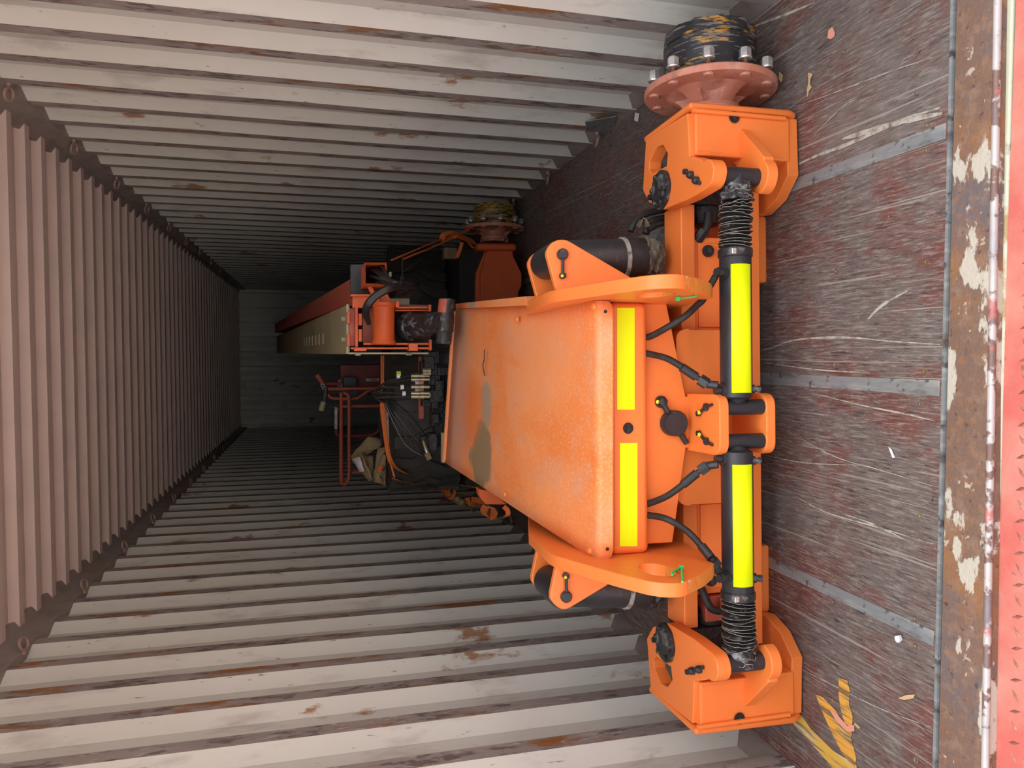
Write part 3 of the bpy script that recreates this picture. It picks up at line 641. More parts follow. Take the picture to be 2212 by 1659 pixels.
# hoses and tag by the upper lift cylinder
mb = MB(); v = lambda px, py, y: A(*onA(px, py, 'y', y))
mb.tube([v(1362, 500, 2.2), v(1372, 478, 2.2), v(1395, 462, 2.2), v(1440, 452, 2.2)], .011, 10, 6); mb.tube([v(1395, 505, 2.2), v(1405, 480, 2.2), v(1440, 470, 2.2)], .012, 10, 6); mb.tube([v(1400, 496, 2.18), v(1420, 484, 2.18), v(1445, 480, 2.18)], .010, 10, 6)
obj('hydraulic_hose', mb, 'rubber', rig)
mb = MB().ribbon([v(1378, 490, 2.12), v(1388, 474, 2.11), v(1398, 490, 2.11)], AY, .035, .003, 5); obj('hose_tag', mb, 'burlap', rig)
# cross tube with strips
mb = MB().box(((XL+XR)/2, 2.00, .535), (XR-XL, .10, .118), f=A)
tubo = obj('cross_tube', mb, 'orange', rig, bevel=.020, seg=5)
yf = 1.9488
for (x0_, y0_, x1_, y1_) in ((1333, 665, 1371, 885), (1339, 957, 1377, 1180)):
    q = [onA(x0_, y0_, 'y', yf), onA(x1_, y0_, 'y', yf), onA(x1_, y1_, 'y', yf), onA(x0_, y1_, 'y', yf)]
    mb = MB().poly([A(p.x, yf, p.z) for p in q], AY*.001); obj('reflective_strip', mb, 'yellow', tubo)
q = onA(1357, 925, 'y', 1.949); mb = MB().lathe(A(q.x, 1.9495, q.z), -AY, [(0, .0165), (.001, .0160), (.0011, .0005)], 28); obj('round_hole_shade', mb, 'grease_shade', tubo)  # flat black disc paints the shade inside the tube's hole
mb = MB(); mb.torus(A(q.x, 1.9495, q.z), AY, .0175, .0016, 28, 8); obj('hole_rim', mb, 'orange', tubo)
# ---- hood
fl, fr = Y(1290, 1212, 1.925), Y(1288, 650, 1.935)
rr_, rl_ = Y(984, 667, 3.28), Y(962, 1000, 3.34)
mb = MB(); N1 = 14; th = .010
rows = []
L0, L1 = Y(1325, 1206, 1.905), Y(1325, 651, 1.915)
# lip (front), bend, sloping sheet
def hp(t):
    if t < 0: return None
path = []
for i in range(9):  # lip
    f = i/8; path.append((L0.lerp(fl+Vector((0, -.012, -.010)), f), L1.lerp(fr+Vector((0, -.012, -.010)), f)))
for i in range(1, 5):
    f = i/5; path.append(((fl+Vector((0, -.012, -.010))).lerp(fl+Vector((0, .02, .004)), f)+Vector((0, -.004*math.sin(f*3.14), .004*math.sin(f*3.14))), (fr+Vector((0, -.012, -.010))).lerp(fr+Vector((0, .02, .004)), f)+Vector((0, -.004*math.sin(f*3.14), .004*math.sin(f*3.14)))))
for i in range(N1+1):
    f = i/N1; path.append(((fl+Vector((0, .02, .004))).lerp(rl_, f), (fr+Vector((0, .02, .004))).lerp(rr_, f)))
nx = 12
grid = []
for k, (a, b) in enumerate(path):
    row = []
    for j in range(nx+1):
        g_ = j/nx; p = a.lerp(b, g_)
        row.append(p)
    if k <= 8:
        h_ = .036*k/8*1.25; r_ = .026
        if h_ < r_:
            ins = (r_-math.sqrt(max(0, r_*r_-(r_-h_)**2)))/(row[1]-row[0]).length
            row[0] = row[0].lerp(row[1], min(.9, ins)); row[nx] = row[nx].lerp(row[nx-1], min(.9, ins))
    grid.append([mb.bm.verts.new(p) for p in row])
for k in range(len(grid)-1):
    for j in range(nx): mb.face([grid[k][j], grid[k][j+1], grid[k+1][j+1], grid[k+1][j]])
hood = obj('engine_hood', mb, 'hood', rig); sm = hood.modifiers.new('t', 'SOLIDIFY'); sm.thickness = .010; sm.offset = -1
def onhood(px, py):   # point of the hood's sheet
    n = (rl_-fl).cross(fr-fl).normalized(); d = ray(px, py); return CAM + d*((fl+Vector((0, .02, .004))-CAM).dot(n)/d.dot(n))
nh = (fr-fl).cross(rl_-fl).normalized()
if nh.z < 0: nh = -nh
for px, py in ((1284, 662), (1118, 690), (1092, 1068), (1275, 1190)):
    mb = MB(); p = onhood(px, py); mb.lathe(p, nh, [(0, .011), (.003, .011), (.005, .008), (.008, .006), (.008, .0005)], 16); obj('hood_screw', mb, 'orange', hood)
for px, py in ((1308, 673), (1312, 1186)):
    p = Y(px, py, 1.905); mb = MB().lathe(p, Vector((0, -1, 0)), [(0, .005), (.002, .0045), (.002, .0003)], 14); obj('lip_hole_shade', mb, 'grease_shade', hood)  # black discs painted as the shade in the lip's two holes
ho = hood.location + rig.location
def hood_patch():
    m = M['hood']; nt = m.node_tree; N = nt.nodes; L = nt.links; b = N['Principled BSDF']
    prev = b.inputs['Base Color'].links[0].from_socket
    tc = N.new('ShaderNodeTexCoord'); nz = N.new('ShaderNodeTexNoise'); nz.inputs['Scale'].default_value = 7; L.new(tc.outputs['Object'], nz.inputs['Vector'])
    sc_ = N.new('ShaderNodeVectorMath'); sc_.operation = 'MULTIPLY_ADD'; L.new(nz.outputs['Color'], sc_.inputs[0]); sc_.inputs[1].default_value = (.16, .16, 0); L.new(tc.outputs['Object'], sc_.inputs[2])
    cur = prev
    for (cx, cy, rx, ry, col, amt, soft) in ((1037, 985, 75, 21, (.30,.215,.12), .95, .18), (1044, 872, 52, 13, (.42,.33,.24), .9, .3), (1000, 880, 70, 30, (.86,.21,.05), .6, .5), (975, 830, 190, 22, (.62,.36,.27), .75, .8), (1150, 760, 120, 70, (.88,.34,.15), .5, 1.0)):
        c = onhood(cx, cy)-ho; ex = onhood(cx, cy-rx)-ho; ey = onhood(cx-ry, cy)-ho
        wx = abs(ex.x-c.x)+1e-3; wy = abs(ey.y-c.y)+1e-3
        sb = N.new('ShaderNodeVectorMath'); sb.operation = 'SUBTRACT'; L.new(sc_.outputs[0], sb.inputs[0]); sb.inputs[1].default_value = (c.x+.08, c.y+.08, 0)
        ml = N.new('ShaderNodeVectorMath'); ml.operation = 'MULTIPLY'; L.new(sb.outputs[0], ml.inputs[0]); ml.inputs[1].default_value = (1/wx, 1/wy, 0)
        ln = N.new('ShaderNodeVectorMath'); ln.operation = 'LENGTH'; L.new(ml.outputs[0], ln.inputs[0])
        mr = N.new('ShaderNodeMapRange'); mr.inputs[1].default_value = 1+soft/2; mr.inputs[2].default_value = 1-soft/2; mr.inputs[4].default_value = amt; L.new(ln.outputs['Value'], mr.inputs[0])
        mx = N.new('ShaderNodeMix'); mx.data_type = 'RGBA'; L.new(mr.outputs[0], mx.inputs[0]); L.new(cur, mx.inputs[6]); mx.inputs[7].default_value = (*col, 1); cur = mx.outputs[2]
    L.new(cur, b.inputs['Base Color'])
hood_patch()
mb = MB().tube([onhood(*q)+nh*.0015 for q in ((1047, 755), (1047, 775), (1044, 790), (1048, 812))], .0022, 6, 4); obj('scratch', mb, 'greyplate', hood)
# side bodies under the hood and the rear lip
mb = MB()
lo = .30
pts = [Y(1132, 640, 2.25), Y(984, 659, 3.3)]
a = fr+Vector((-.012, .28, -.005)); b = rr_+Vector((-.012, -.02, -.012)); c = fl+Vector((.012, .28, -.005)); d = rl_+Vector((.012, -.02, -.012))
vs = [mb.bm.verts.new(p) for p in (a, b, d, c)]; vb = [mb.bm.verts.new(Vector((p.x*1, p.y, .22))) for p in (a, b, d, c)]
mb.face(vs); mb.face(vb)
for i in range(4): mb.face([vs[i], vb[i], vb[(i+1) % 4], vs[(i+1) % 4]])
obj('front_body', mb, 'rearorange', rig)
mb = MB(); mb.tube([rr_+Vector((-.01, .01, .0)), (rr_+rl_)/2+Vector((0, .012, 0)), rl_+Vector((.01, .01, 0))], .013, 10, 6); obj('hood_seam', mb, 'hood', rig)
# right hand side trim along the hood
mb = MB().poly([Y(984, 667, 3.28), Y(1135, 660, 2.32), Y(1135, 640, 2.34), Y(984, 656, 3.30)], Vector((0.004, .0, -.10))); obj('side_trim', mb, 'hood', rig, bevel=.002)
# ---- chassis running back to the rear axle
# ---- rear axle housing and hub (upper side)
B = lambda x, y, z: Vector((x, y, z))
F1 = [(1033, 527), (1078, 529), (1107, 531), (1109, 541), (1112, 553), (1127, 591), (1127, 618), (1120, 631), (1119, 668), (1034, 668), (1034, 588), (1050, 541), (1034, 541)]
F1 = [(1056, 530), (1105, 531), (1109, 553), (1127, 591), (1127, 618), (1120, 631), (1119, 675), (1038, 675), (1038, 588)]
yr = 4.86
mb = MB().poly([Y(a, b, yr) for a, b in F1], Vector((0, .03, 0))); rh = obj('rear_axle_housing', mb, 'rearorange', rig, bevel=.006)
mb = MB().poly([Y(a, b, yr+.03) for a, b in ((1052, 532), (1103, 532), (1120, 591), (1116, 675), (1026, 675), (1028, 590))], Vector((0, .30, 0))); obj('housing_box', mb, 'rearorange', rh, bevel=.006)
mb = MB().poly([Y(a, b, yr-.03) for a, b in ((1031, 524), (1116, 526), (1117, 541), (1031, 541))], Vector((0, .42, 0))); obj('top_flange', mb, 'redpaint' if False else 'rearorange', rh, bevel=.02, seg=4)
hz = Y(1068, 500, 5.05)
hub(Y(1068, 514, 5.05).x, 5.05, hz.z, .98, rig, B, 'redcast', 10, .14, .15, 'drumyellow')


# ---- drill feed lying along the top of the rig
def rect(mb, x0, y0, x1, y1, yv, dep): return mb.poly([Y(x0, y0, yv), Y(x1, y0, yv), Y(x1, y1, yv), Y(x0, y1, yv)], Vector((0, dep, 0)))
dv = ray(521, 762).normalized()
a, b = Y(751, 658, 3.30), Y(751, 763, 3.30); Lf = 6.8
mb = MB().poly([a, b, b-ZA*.008, a-ZA*.008], dv*Lf)
fb = obj('feed_beam', mb, 'cream', rig)
b2 = Y(926, 764, 3.30)
mb = MB().poly([b+Vector((-.004, 0, 0)), b+Vector((.004, 0, 0)), Vector((b.x+.004, b.y, b2.z)), Vector((b.x-.004, b.y, b2.z))], dv*Lf); obj('side_plate', mb, 'cream', fb)
mb = MB().poly([a+Vector((-.004, 0, 0)), a+Vector((.004, 0, 0)), Vector((a.x+.004, a.y, b2.z)), Vector((a.x-.004, a.y, b2.z))], dv*Lf); obj('side_plate', mb, 'darkred', fb)
mb = MB(); rect(mb, 748, 657, 753, 764, 3.295, .012); obj('front_lip', mb, 'cream', fb, bevel=.002)
mb = MB(); rect(mb, 753, 761.5, 925, 765, 3.29, .01); rect(mb, 768, 764, 779, 768, 3.29, .03); rect(mb, 878, 762, 889, 767.5, 3.29, .03); obj('side_lip', mb, 'cream', fb)
for q in ((742, 689), (742, 733)):
    p = Y(q[0], q[1], 3.36); p.z = a.z + (dv.z/dv.y)*(p.y-a.y); mb = MB().cyl(p, p+ZA*.02, .011, 12); obj('cream_lug', mb, 'cream', fb, bevel=.003)
mb = MB()
for k in range(7):
    t = 1.0+k*.22; p = a.lerp(b, .62)+dv*t; mb = MB().box(p+ZA*.003, (.06, .012, .006)); obj('cross_rung', mb, 'cream', fb)
ra, rb = Y(757, 602, 3.42), Y(757, 657, 3.42)
mb = MB().poly([ra, rb, rb-ZA*.17, ra-ZA*.17], ray(506, 752).normalized()*6.6); rbm = obj('slide_beam', mb, 'redpaint', rig, bevel=.004)
mb = MB(); rect(mb, 757, 571, 801, 636, 3.36, .03); obj('guide_plate', mb, 'greyplate', rbm, bevel=.003)
# square tube with its hoses
mb = MB()
o4 = [Y(786, 567, 3.12), Y(836, 567, 3.12), Y(836, 616, 3.12), Y(786, 616, 3.12)]; ctr = sum(o4, Vector())/4
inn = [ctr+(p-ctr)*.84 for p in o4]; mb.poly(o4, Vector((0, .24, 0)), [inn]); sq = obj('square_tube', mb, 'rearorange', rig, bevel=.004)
mb = MB(); rect(mb, 790, 571, 832, 612, 3.33, .02); obj('tube_inside_shade', mb, 'grease_shade', sq)  # black sheet paints the shade deep inside the square tube
rnd = random.Random(3)
for k in range(6):
    y0, x0 = rnd.uniform(576, 607), rnd.uniform(795, 822)
    mb = MB().tube([Y(x0, y0, 3.30), Y(x0+8, y0+2, 3.14), Y(845, 606+k*1.2, 3.09), Y(862, 611+k*.8, 3.08), Y(885, 616+k*1.3, 3.10), Y(897-k, 624+k*1.4, 3.14), Y(880, 631+k, 3.18), Y(862, 636, 3.3)], .0085, 8, 5)
    obj('hose', mb, 'hoseblack', sq)
for k in range(3):
    mb = MB().tube([Y(890, 617+k*2, 3.10), Y(862, 615+k*3, 3.06), Y(838, 620+k*4, 3.04), Y(812, 635+k*4, 3.04), Y(793+k*2, 655+k*3, 3.05), Y(787+k*3, 676, 3.08), Y(797, 698, 3.14)], .011, 10, 6); obj('arched_hose', mb, 'hoseblack', sq)
mb = MB().torus(Y(864, 614, 3.08), XA*.2+ZA, .030, .003, 20, 6); mb.tube([Y(864, 605, 3.08), Y(868, 597, 3.08), Y(873, 603, 3.08)], .0018, 6, 4); obj('hose_tie', mb, 'grease_shade', sq)
# carriage frame
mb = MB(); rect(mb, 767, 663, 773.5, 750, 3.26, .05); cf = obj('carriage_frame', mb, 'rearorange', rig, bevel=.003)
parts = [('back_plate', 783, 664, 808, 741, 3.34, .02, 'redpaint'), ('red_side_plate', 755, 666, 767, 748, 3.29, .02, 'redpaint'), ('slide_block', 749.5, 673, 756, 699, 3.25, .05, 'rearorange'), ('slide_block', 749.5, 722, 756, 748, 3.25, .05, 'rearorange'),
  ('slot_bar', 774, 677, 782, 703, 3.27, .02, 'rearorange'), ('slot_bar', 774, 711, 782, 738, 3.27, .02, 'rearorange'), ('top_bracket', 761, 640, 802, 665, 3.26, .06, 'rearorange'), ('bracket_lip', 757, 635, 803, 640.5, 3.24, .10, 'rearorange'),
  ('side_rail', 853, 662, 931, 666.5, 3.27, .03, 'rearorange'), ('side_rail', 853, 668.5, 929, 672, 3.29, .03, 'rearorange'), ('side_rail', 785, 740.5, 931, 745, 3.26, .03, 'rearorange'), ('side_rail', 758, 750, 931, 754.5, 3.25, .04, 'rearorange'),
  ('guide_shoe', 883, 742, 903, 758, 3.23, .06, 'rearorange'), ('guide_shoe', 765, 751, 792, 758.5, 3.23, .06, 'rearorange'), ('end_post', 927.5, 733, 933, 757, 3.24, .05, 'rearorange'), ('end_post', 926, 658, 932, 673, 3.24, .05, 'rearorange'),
  ('cavity_shade', 806, 664, 931, 748, 3.48, .02, 'grease_shade'), ('cream_block', 843, 644.5, 885, 660, 3.5, .10, 'cream'), ('small_lug', 840, 587, 846, 598, 3.3, .03, 'cream'), ('clip', 855, 650, 863, 664, 3.22, .04, 'rearorange')]  # first entry: black sheet painted for the shade in the frame's cavity
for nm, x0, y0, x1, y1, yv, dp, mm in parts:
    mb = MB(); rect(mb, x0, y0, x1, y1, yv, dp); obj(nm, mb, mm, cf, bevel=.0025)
mb = MB(); mb.poly([Y(821, 622, 3.24), Y(834, 630, 3.24), Y(850, 656, 3.24), Y(808, 656, 3.24)], Vector((0, .04, 0))); obj('gusset', mb, 'rearorange', cf, bevel=.003)
mb = MB(); mb.poly([Y(793, 618, 3.2), Y(803, 618, 3.2), Y(822, 650, 3.2), Y(812, 654, 3.2)], Vector((0, .03, 0))); obj('strut', mb, 'rearorange', cf, bevel=.003)
c0, c1 = Y(829, 656, 3.24), Y(829, 743, 3.24)
mb = MB().lathe(c0, c1-c0, [(-.004, .046), (-.004, .053), (.008, .053), (.016, .046), ((c1-c0).length-.018, .046), ((c1-c0).length-.012, .050), ((c1-c0).length, .054), ((c1-c0).length+.004, .046)], 36); obj('guide_drum', mb, 'rearorange', cf)
# rubber boot and black elbow
p0, p1 = Y(872, 706, 3.36), Y(914, 704, 3.22)
mb = MB().lathe(p0, p1-p0, [(0, .055), (.03, .068), (.055, .070), (.085, .064), (.09, .058), (.12, .055), ((p1-p0).length+.01, .045)], 30); bo = obj('rubber_boot', mb, 'greasy', cf)
mb = MB().tube([Y(906, 706, 3.25), Y(925, 702, 3.2), Y(942, 696, 3.15), Y(962, 694, 3.10)], lambda t: .052-.012*t, 24, 6); obj('elbow', mb, 'greasy', bo)
e0, e1 = Y(966, 646, 3.10), Y(958, 743, 3.10); el = (e1-e0).length
mb = MB().lathe(e0, e1-e0, [(0, .028), (0, .034), (.07*.9, .0345), (.068, .037), (.135, .038), (.14, .034), (el, .033), (el, .026)], 32); ebo = obj('black_elbow_pipe', mb, 'greasy', bo)
mb = MB().lathe(e0, e1-e0, [(.004, .0352), (.060, .0357)], 32, False); 
bm_ = mb.bm; 
for f in list(bm_.faces):
    c = f.calc_center_median()
    if c.z < e0.z+.012: bm_.faces.remove(f)
rbd = obj('red_paint_band', mb, 'redpaint', ebo)
# valve block with hoses standing behind the hood
rnd = random.Random(8)
mb = MB()
for k in range(26):
    px, py = rnd.uniform(922, 955), rnd.uniform(768, 960); p = Y(px, py, rnd.uniform(3.46, 3.56)); mb.box(p, (rnd.uniform(.03, .09), .08, rnd.uniform(.03, .08)))
rect(mb, 940, 762, 975, 965, 3.50, .10)
vb_ = obj('valve_block', mb, 'grease_shade', rig, bevel=.004)
mb = MB(); rect(mb, 955, 935, 966, 1000, 3.38, .04); obj('pale_edge_strip', mb, 'cream', vb_, bevel=.003)
mb = MB(); rect(mb, 905, 770, 916, 905, 3.62, .03); obj('red_cross_member', mb, 'redpaint', vb_, bevel=.003)
for k, (y0, yb, xs) in enumerate(((812, 822, 866), (820, 830, 850), (836, 838, 830), (850, 847, 822), (857, 862, 815))):
    q = 3.44-.01*k
    mb = MB().tube([Y(905, y0, q), Y(880, y0+.5, q), Y(xs, (y0+yb)/2, q), Y(830, yb+6, q+.02), Y(812-3*k % 7, 846+k*2, q+.05), Y(828, 858+k*2, q+.10), Y(858-2*k, 874+k*10, q+.08), Y(892-4*k, 905+k*14, q+.06), Y(922-3*k, 948+k*9, q+.05)], .0055, 8, 6); h = obj('valve_hose', mb, 'hoseblack', vb_)
    mb = MB().lathe(Y(888, y0, q), Y(925, y0, q)-Y(888, y0, q), [(0, .011), (.045, .011), (.045, .013), (.058, .013), (.058, .009), (.085, .009)], 12); obj('crimp_fitting', mb, 'brass', h)
    if k in (0, 2, 3):
        mb = MB().cyl(Y(857+k*4, y0+.4, q), Y(864+k*4, y0+.4, q), .011, 12); obj('white_sleeve', mb, 'white', h)
for px, py in ((921, 800), (921, 806), (921, 853), (905, 826), (905, 844)):
    mb = MB().lathe(Y(px, py, 3.42), ZA, [(-.02, .011), (.015, .011), (.018, .007), (.018, .001)], 6); obj('cap_nut', mb, 'brass' if px > 910 else 'pale', vb_)
mb = MB().tube([Y(915, 953, 3.42), Y(921, 972, 3.40), Y(926, 986, 3.40)], .009, 8, 4); mb.cyl(Y(922, 978, 3.4), Y(928, 992, 3.4), .014, 6); obj('loose_coupling', mb, 'brass', vb_)
mb = MB(); rect(mb, 857, 802, 866, 812, 3.7, .01); obj('yellow_tag', mb, 'yellow', vb_)
# frame rail joining the halves, rear axle beam
mb = MB(); mb.box((.262, 4.1, .38), (.05, 1.8, .22)); fr_ = obj('frame_rail', mb, 'darkred', rig, bevel=.006)
mb = MB(); mb.box((.44, 5.05, .33), (.70, .26, .30)); obj('rear_axle_beam', mb, 'greyshade', rig, bevel=.01)
# strap bracket on the left flank
mb = MB(); mb.poly([Y(1034, 1056, 2.95), Y(1062, 1060, 2.95), Y(1096, 1090, 2.95), Y(1050, 1090, 2.95), Y(1036, 1072, 2.95)], Vector((0, .06, 0))); br = obj('strap_bracket', mb, 'rearorange', rig, bevel=.004)

# ================================================================== loose things in the container
def tyre_mesh(mb, c, R1, h, nl=22):
    prof = [(.0, R1*.62), (.0, R1*.80), (.03, R1*.93), (.07, R1*.965), (h-.07, R1*.965), (h-.03, R1*.93), (h, R1*.80), (h, R1*.62), (h-.05, R1*.56), (.05, R1*.56)]
    mb.rings([[Vector(c)+Vector((r*math.cos(2*math.pi*i/64), r*math.sin(2*math.pi*i/64), z)) for i in range(64)] for z, r in prof], False, True)
    def pt(a, z, r): return Vector(c)+Vector((r*math.cos(a), r*math.sin(a), z))
    for k in range(nl):
        for half in (0, 1):
            a0 = 2*math.pi*(k+.5*half)/nl; da = 2*math.pi/nl
            zz = [(.02, 0), (h*.30, 0), (h*.52, .45)] if not half else [(h-.02, 0), (h*.70, 0), (h*.48, .45)]
            for (z0, s0), (z1, s1) in zip(zz[:-1], zz[1:]):
                w0 = .27*da; vs = []
                for r in (R1*.93, R1*1.0):
                    for a, z in ((a0+s0*da-w0, z0), (a0+s0*da+w0, z0), (a0+s1*da+w0*.8, z1), (a0+s1*da-w0*.8, z1)): vs.append(mb.bm.verts.new(pt(a, z, r)))
                for q in ((0,1,2,3), (4,5,6,7), (0,1,5,4), (1,2,6,5), (2,3,7,6), (3,0,4,7)): mb.face([vs[i] for i in q])
def tyre(loc, label, R1=.48, h=.435):
    t = thing('tyre', label, 'tyre', loc, 'loose tyres stacked behind the rig'); mb = MB(); tyre_mesh(mb, loc, R1, h); obj('tread_and_sidewalls', mb, 'tyre', t, smooth=True)
    mb = MB().torus(Vector(loc)+Vector((0, 0, h/2)), ZA, R1*.565, .012, 48, 8); obj('bead', mb, 'rubber', t); return t
mb = MB()
for x in (-.6, -.27, .06):
    mb.box((x, 4.5, .06), (.10, .95, .10))
pal = thing('timber_pallet', 'rough timber pallet on the floor under the left stack of tyres', 'pallet', (-.27, 4.5, 0))
for x in (-.6, -.27, .06):
    mb = MB().box((x, 4.5, .06), (.09, .95, .12)); obj('bearer', mb, 'wood', pal, bevel=.003)
for k in range(5):
    mb = MB().box((-.27, 4.10+k*.2, .135), (.86, .13, .03)); obj('deck_board', mb, 'wood', pal, bevel=.002)
tyre((-.27, 4.5, .150), 'black lugged tyre lying directly on the timber pallet')
t0 = tyre((-.27, 4.5, .586), 'black lugged tyre behind the hood with a crushed cardboard box on it')
tyre((.46, 6.0, 0.001), 'dusty black tyre lying on the floor beyond the rear hub, lower of the far stack')
tyre((.46, 6.0, .437), 'dusty black tyre lying beyond the rear hub and feed, top of the far stack')
# tubular guard frame
gy = 5.25
gf = thing('guard_frame', 'dull red tubular guard frame standing behind the left tyre stack', 'frame', (Y(740, 950, gy).x, gy, 0))
def gt(name, pts, r=.013, m='redpaint', smo=6): mb = MB().tube([Y(*p) if isinstance(p, tuple) else p for p in pts], r, 10, smo); return obj(name, mb, m, gf)
f2 = Y(737, 878, gy); f3 = Y(760, 1020, gy)
gt('top_rail', [(737, 848, gy), (737, 950, gy), (737, 1030, gy), (740, 1046, gy+.02)], .0135)
gt('lower_rail', [(742, 848, gy-.08), (751, 853, gy-.08), (754, 866, gy-.08), (754, 940, gy-.08), (754, 1025, gy-.08), (750, 1040, gy-.08), (744, 1047, gy-.06)], .012)
gt('post', [f2, Vector((f2.x, gy, .0))], .012, smo=0)
gt('post', [f3, Vector((f3.x, gy, .0))], .012, smo=0)
q2 = Y(709, 840, gy); gt('console_post', [q2, Vector((q2.x, gy, .0))], .012, smo=0)
gt('bent_rail', [(708, 850, gy), (714, 858, gy), (728, 861, gy), (765, 861, gy), (775, 858, gy), (790, 848, gy), (802, 841, gy)], .011)
gt('hoop', [(733, 885, gy+.2), (728, 895, gy+.2), (727, 930, gy+.2), (735, 941, gy+.2), (790, 941, gy+.2), (812, 935, gy+.2), (825, 920, gy+.2)], .013, 'darkred')
gt('upper_red_bar', [(684, 810, gy), (690, 818, gy), (698, 829, gy)], .016); gt('stub', [(704, 829, gy), (727, 829, gy), (738, 830, gy)], .012, 'darkred')
mb = MB(); rect(mb, 723, 880, 728.5, 926, gy-.02, .01); rul = obj('marking_strip', mb, 'white', gf)
mb = MB()
for k in range(13): rect(mb, 724, 881.5+k*3.4, 727.5, 883+k*3.4, gy-.022, .002)
obj('strip_marks', mb, 'ink', rul)
mb = MB(); mb.torus(Y(697, 833, gy-.05), YA, .011, .0035, 16, 6); mb.torus(Y(701, 839, gy-.05), YA, .011, .0035, 16, 6); obj('grey_bush', mb, 'pale', gf)
mb = MB().tube([Y(704, 843, gy-.05), Y(700, 866, gy-.05)], .017, 12, 0); lv = obj('lever', mb, 'greyplate', gf)
mb = MB().tube([Y(699, 868, gy-.05), Y(696, 878, gy-.05), Y(694, 887, gy-.05)], .019, 12, 4); obj('yellow_grip', mb, 'yellowgrip' if False else 'cream', lv, label='dull yellow grip')
# dark console behind
cs = thing('console_cabinet', 'dark red console cabinet with a navy case in front, standing behind the tyres', 'cabinet', (Y(760, 812, 5.5).x, 5.5, 0))
p, q = Y(735, 788, 5.45), Y(735, 842, 5.45)
mb = MB().box(((p.x+q.x)/2, 5.6, p.z/2), (abs(p.x-q.x), .3, p.z)); obj('body', mb, 'darkred', cs, bevel=.006)
mb = MB(); rect(mb, 742, 815, 770, 836, 5.33, .11); obj('case', mb, 'blue', cs, bevel=.004)
mb = MB(); rect(mb, 748, 843, 772, 856, 5.33, .11); rect(mb, 762, 834, 768, 846, 5.36, .08); obj('case', mb, 'blue', cs, bevel=.004)
mb = MB(); rect(mb, 790, 817, 822, 824, 5.38, .06); obj('pale_strip', mb, 'pale', cs)
mb = MB(); rs = []
for i in range(7):
    t = i/6; c = Y(729+t*12, 829+t*3, 5.30)
    rs.append([c+Vector(((.035+.02*noise.noise(Vector((j, i*.7, 1))))*math.cos(2*math.pi*j/12), .02*math.sin(2*math.pi*j/12), 0))*(math.sin(3.14*(t*.8+.15))) for j in range(12)])
mb.rings(rs); o_ = obj('plastic_bag', mb, 'whiterag', cs)
# cardboard on the tyre
cb = thing('cardboard_box', 'crushed brown office cardboard box with printed flap, lying on the left tyre stack', 'box', Y(818, 1000, 4.5))
def sheet(name, quad, th, m, parent, jag=.006, n=6, seed=0):
    a, b, c, d = [Vector(v) for v in quad]; mb = MB(); g = []
    nn = (b-a).cross(d-a).normalized()
    for i in range(n+1):
        g.append([mb.bm.verts.new(a.lerp(b, i/n).lerp(d.lerp(c, i/n), j/n) + nn*jag*noise.noise(Vector((i*.7+seed, j*.8, seed)))*1.6) for j in range(n+1)])
    for i in range(n):
        for j in range(n): mb.face([g[i][j], g[i+1][j], g[i+1][j+1], g[i][j+1]])
    o = obj(name, mb, m, parent); sm = o.modifiers.new('t', 'SOLIDIFY'); sm.thickness = th; return o
c4 = [Y(760, 989, 4.62), Y(781, 974, 4.62), Y(800, 1034, 4.36), Y(790, 1040, 4.36)]
sheet('side_panel', [Y(758, 990, 4.55), Y(781, 975, 4.45), Y(806, 1036, 4.30), Y(797, 1040, 4.36)], .004, 'card', cb, .008, 6, 1)
sheet('shipping_label', [Y(760, 991, 4.53), Y(778, 987, 4.43), Y(787, 1018, 4.37), Y(778, 1020, 4.43)], .002, 'white', cb, .002, 3, 2)
sheet('front_panel', [Y(828, 978, 4.30), Y(834, 985, 4.28), Y(833, 1048, 4.28), Y(806, 1040, 4.32)], .004, 'card', cb, .004, 5, 3)
sheet('front_panel', [Y(816, 968, 4.34), Y(833, 966, 4.30), Y(829, 1010, 4.30), Y(806, 1036, 4.34)], .004, 'card', cb, .01, 5, 4)
sheet('inner_fold', [Y(784, 984, 4.50), Y(806, 985, 4.46), Y(808, 1030, 4.40), Y(799, 1034, 4.36)], .004, 'card', cb, .012, 5, 5)
for k in range(6):
    f = k/5; sheet('folded_flap', [Y(757+10*f*3, 986-1*f, 4.58-.04*f), Y(762+9*f*3, 992-8*f, 4.56-.04*f), Y(822+3*f, 955+7*f, 4.44-.03*f), Y(795+7*f*4, 942+4*f, 4.5-.04*f)], .003, 'card', cb, .008, 6, 6+k)
mb = MB(); mb.poly([Y(817, 1008, 4.275), Y(826, 1005, 4.262), Y(832, 1007, 4.25), Y(830, 1020, 4.25), Y(815, 1019, 4.275)], Vector((0, .004, 0))); obj('orange_print', mb, 'printorange', cb)
def text(body, size, at_, xdir, ydir, m, parent, name='printed_text', ext=.0008):
    cu = bpy.data.curves.new(name, 'FONT'); cu.body = body; cu.size = size; cu.extrude = ext
    t = bpy.data.objects.new(name, cu); COL.objects.link(t); dg = bpy.context.evaluated_depsgraph_get(); me = bpy.data.meshes.new_from_object(t.evaluated_get(dg)); bpy.data.objects.remove(t)
    me.materials.clear(); me.materials.append(M[m]); z = Vector(xdir).cross(Vector(ydir)).normalized(); X = Vector(xdir).normalized(); Yy = z.cross(X)
    o = bpy.data.objects.new(name, me); COL.objects.link(o); mt = Matrix((( X.x, Yy.x, z.x, 0), (X.y, Yy.y, z.y, 0), (X.z, Yy.z, z.z, 0), (0,0,0,1)))
    o.rotation_euler = mt.to_euler(); o.location = Vector(at_) - loc_of(parent); o.parent = parent; return o
ta = Y(829, 1044, 4.255); tb = Y(831, 1018, 4.245)
text('office', .040, ta, tb-ta, Y(817, 1042, 4.27)-ta, 'ink', cb)
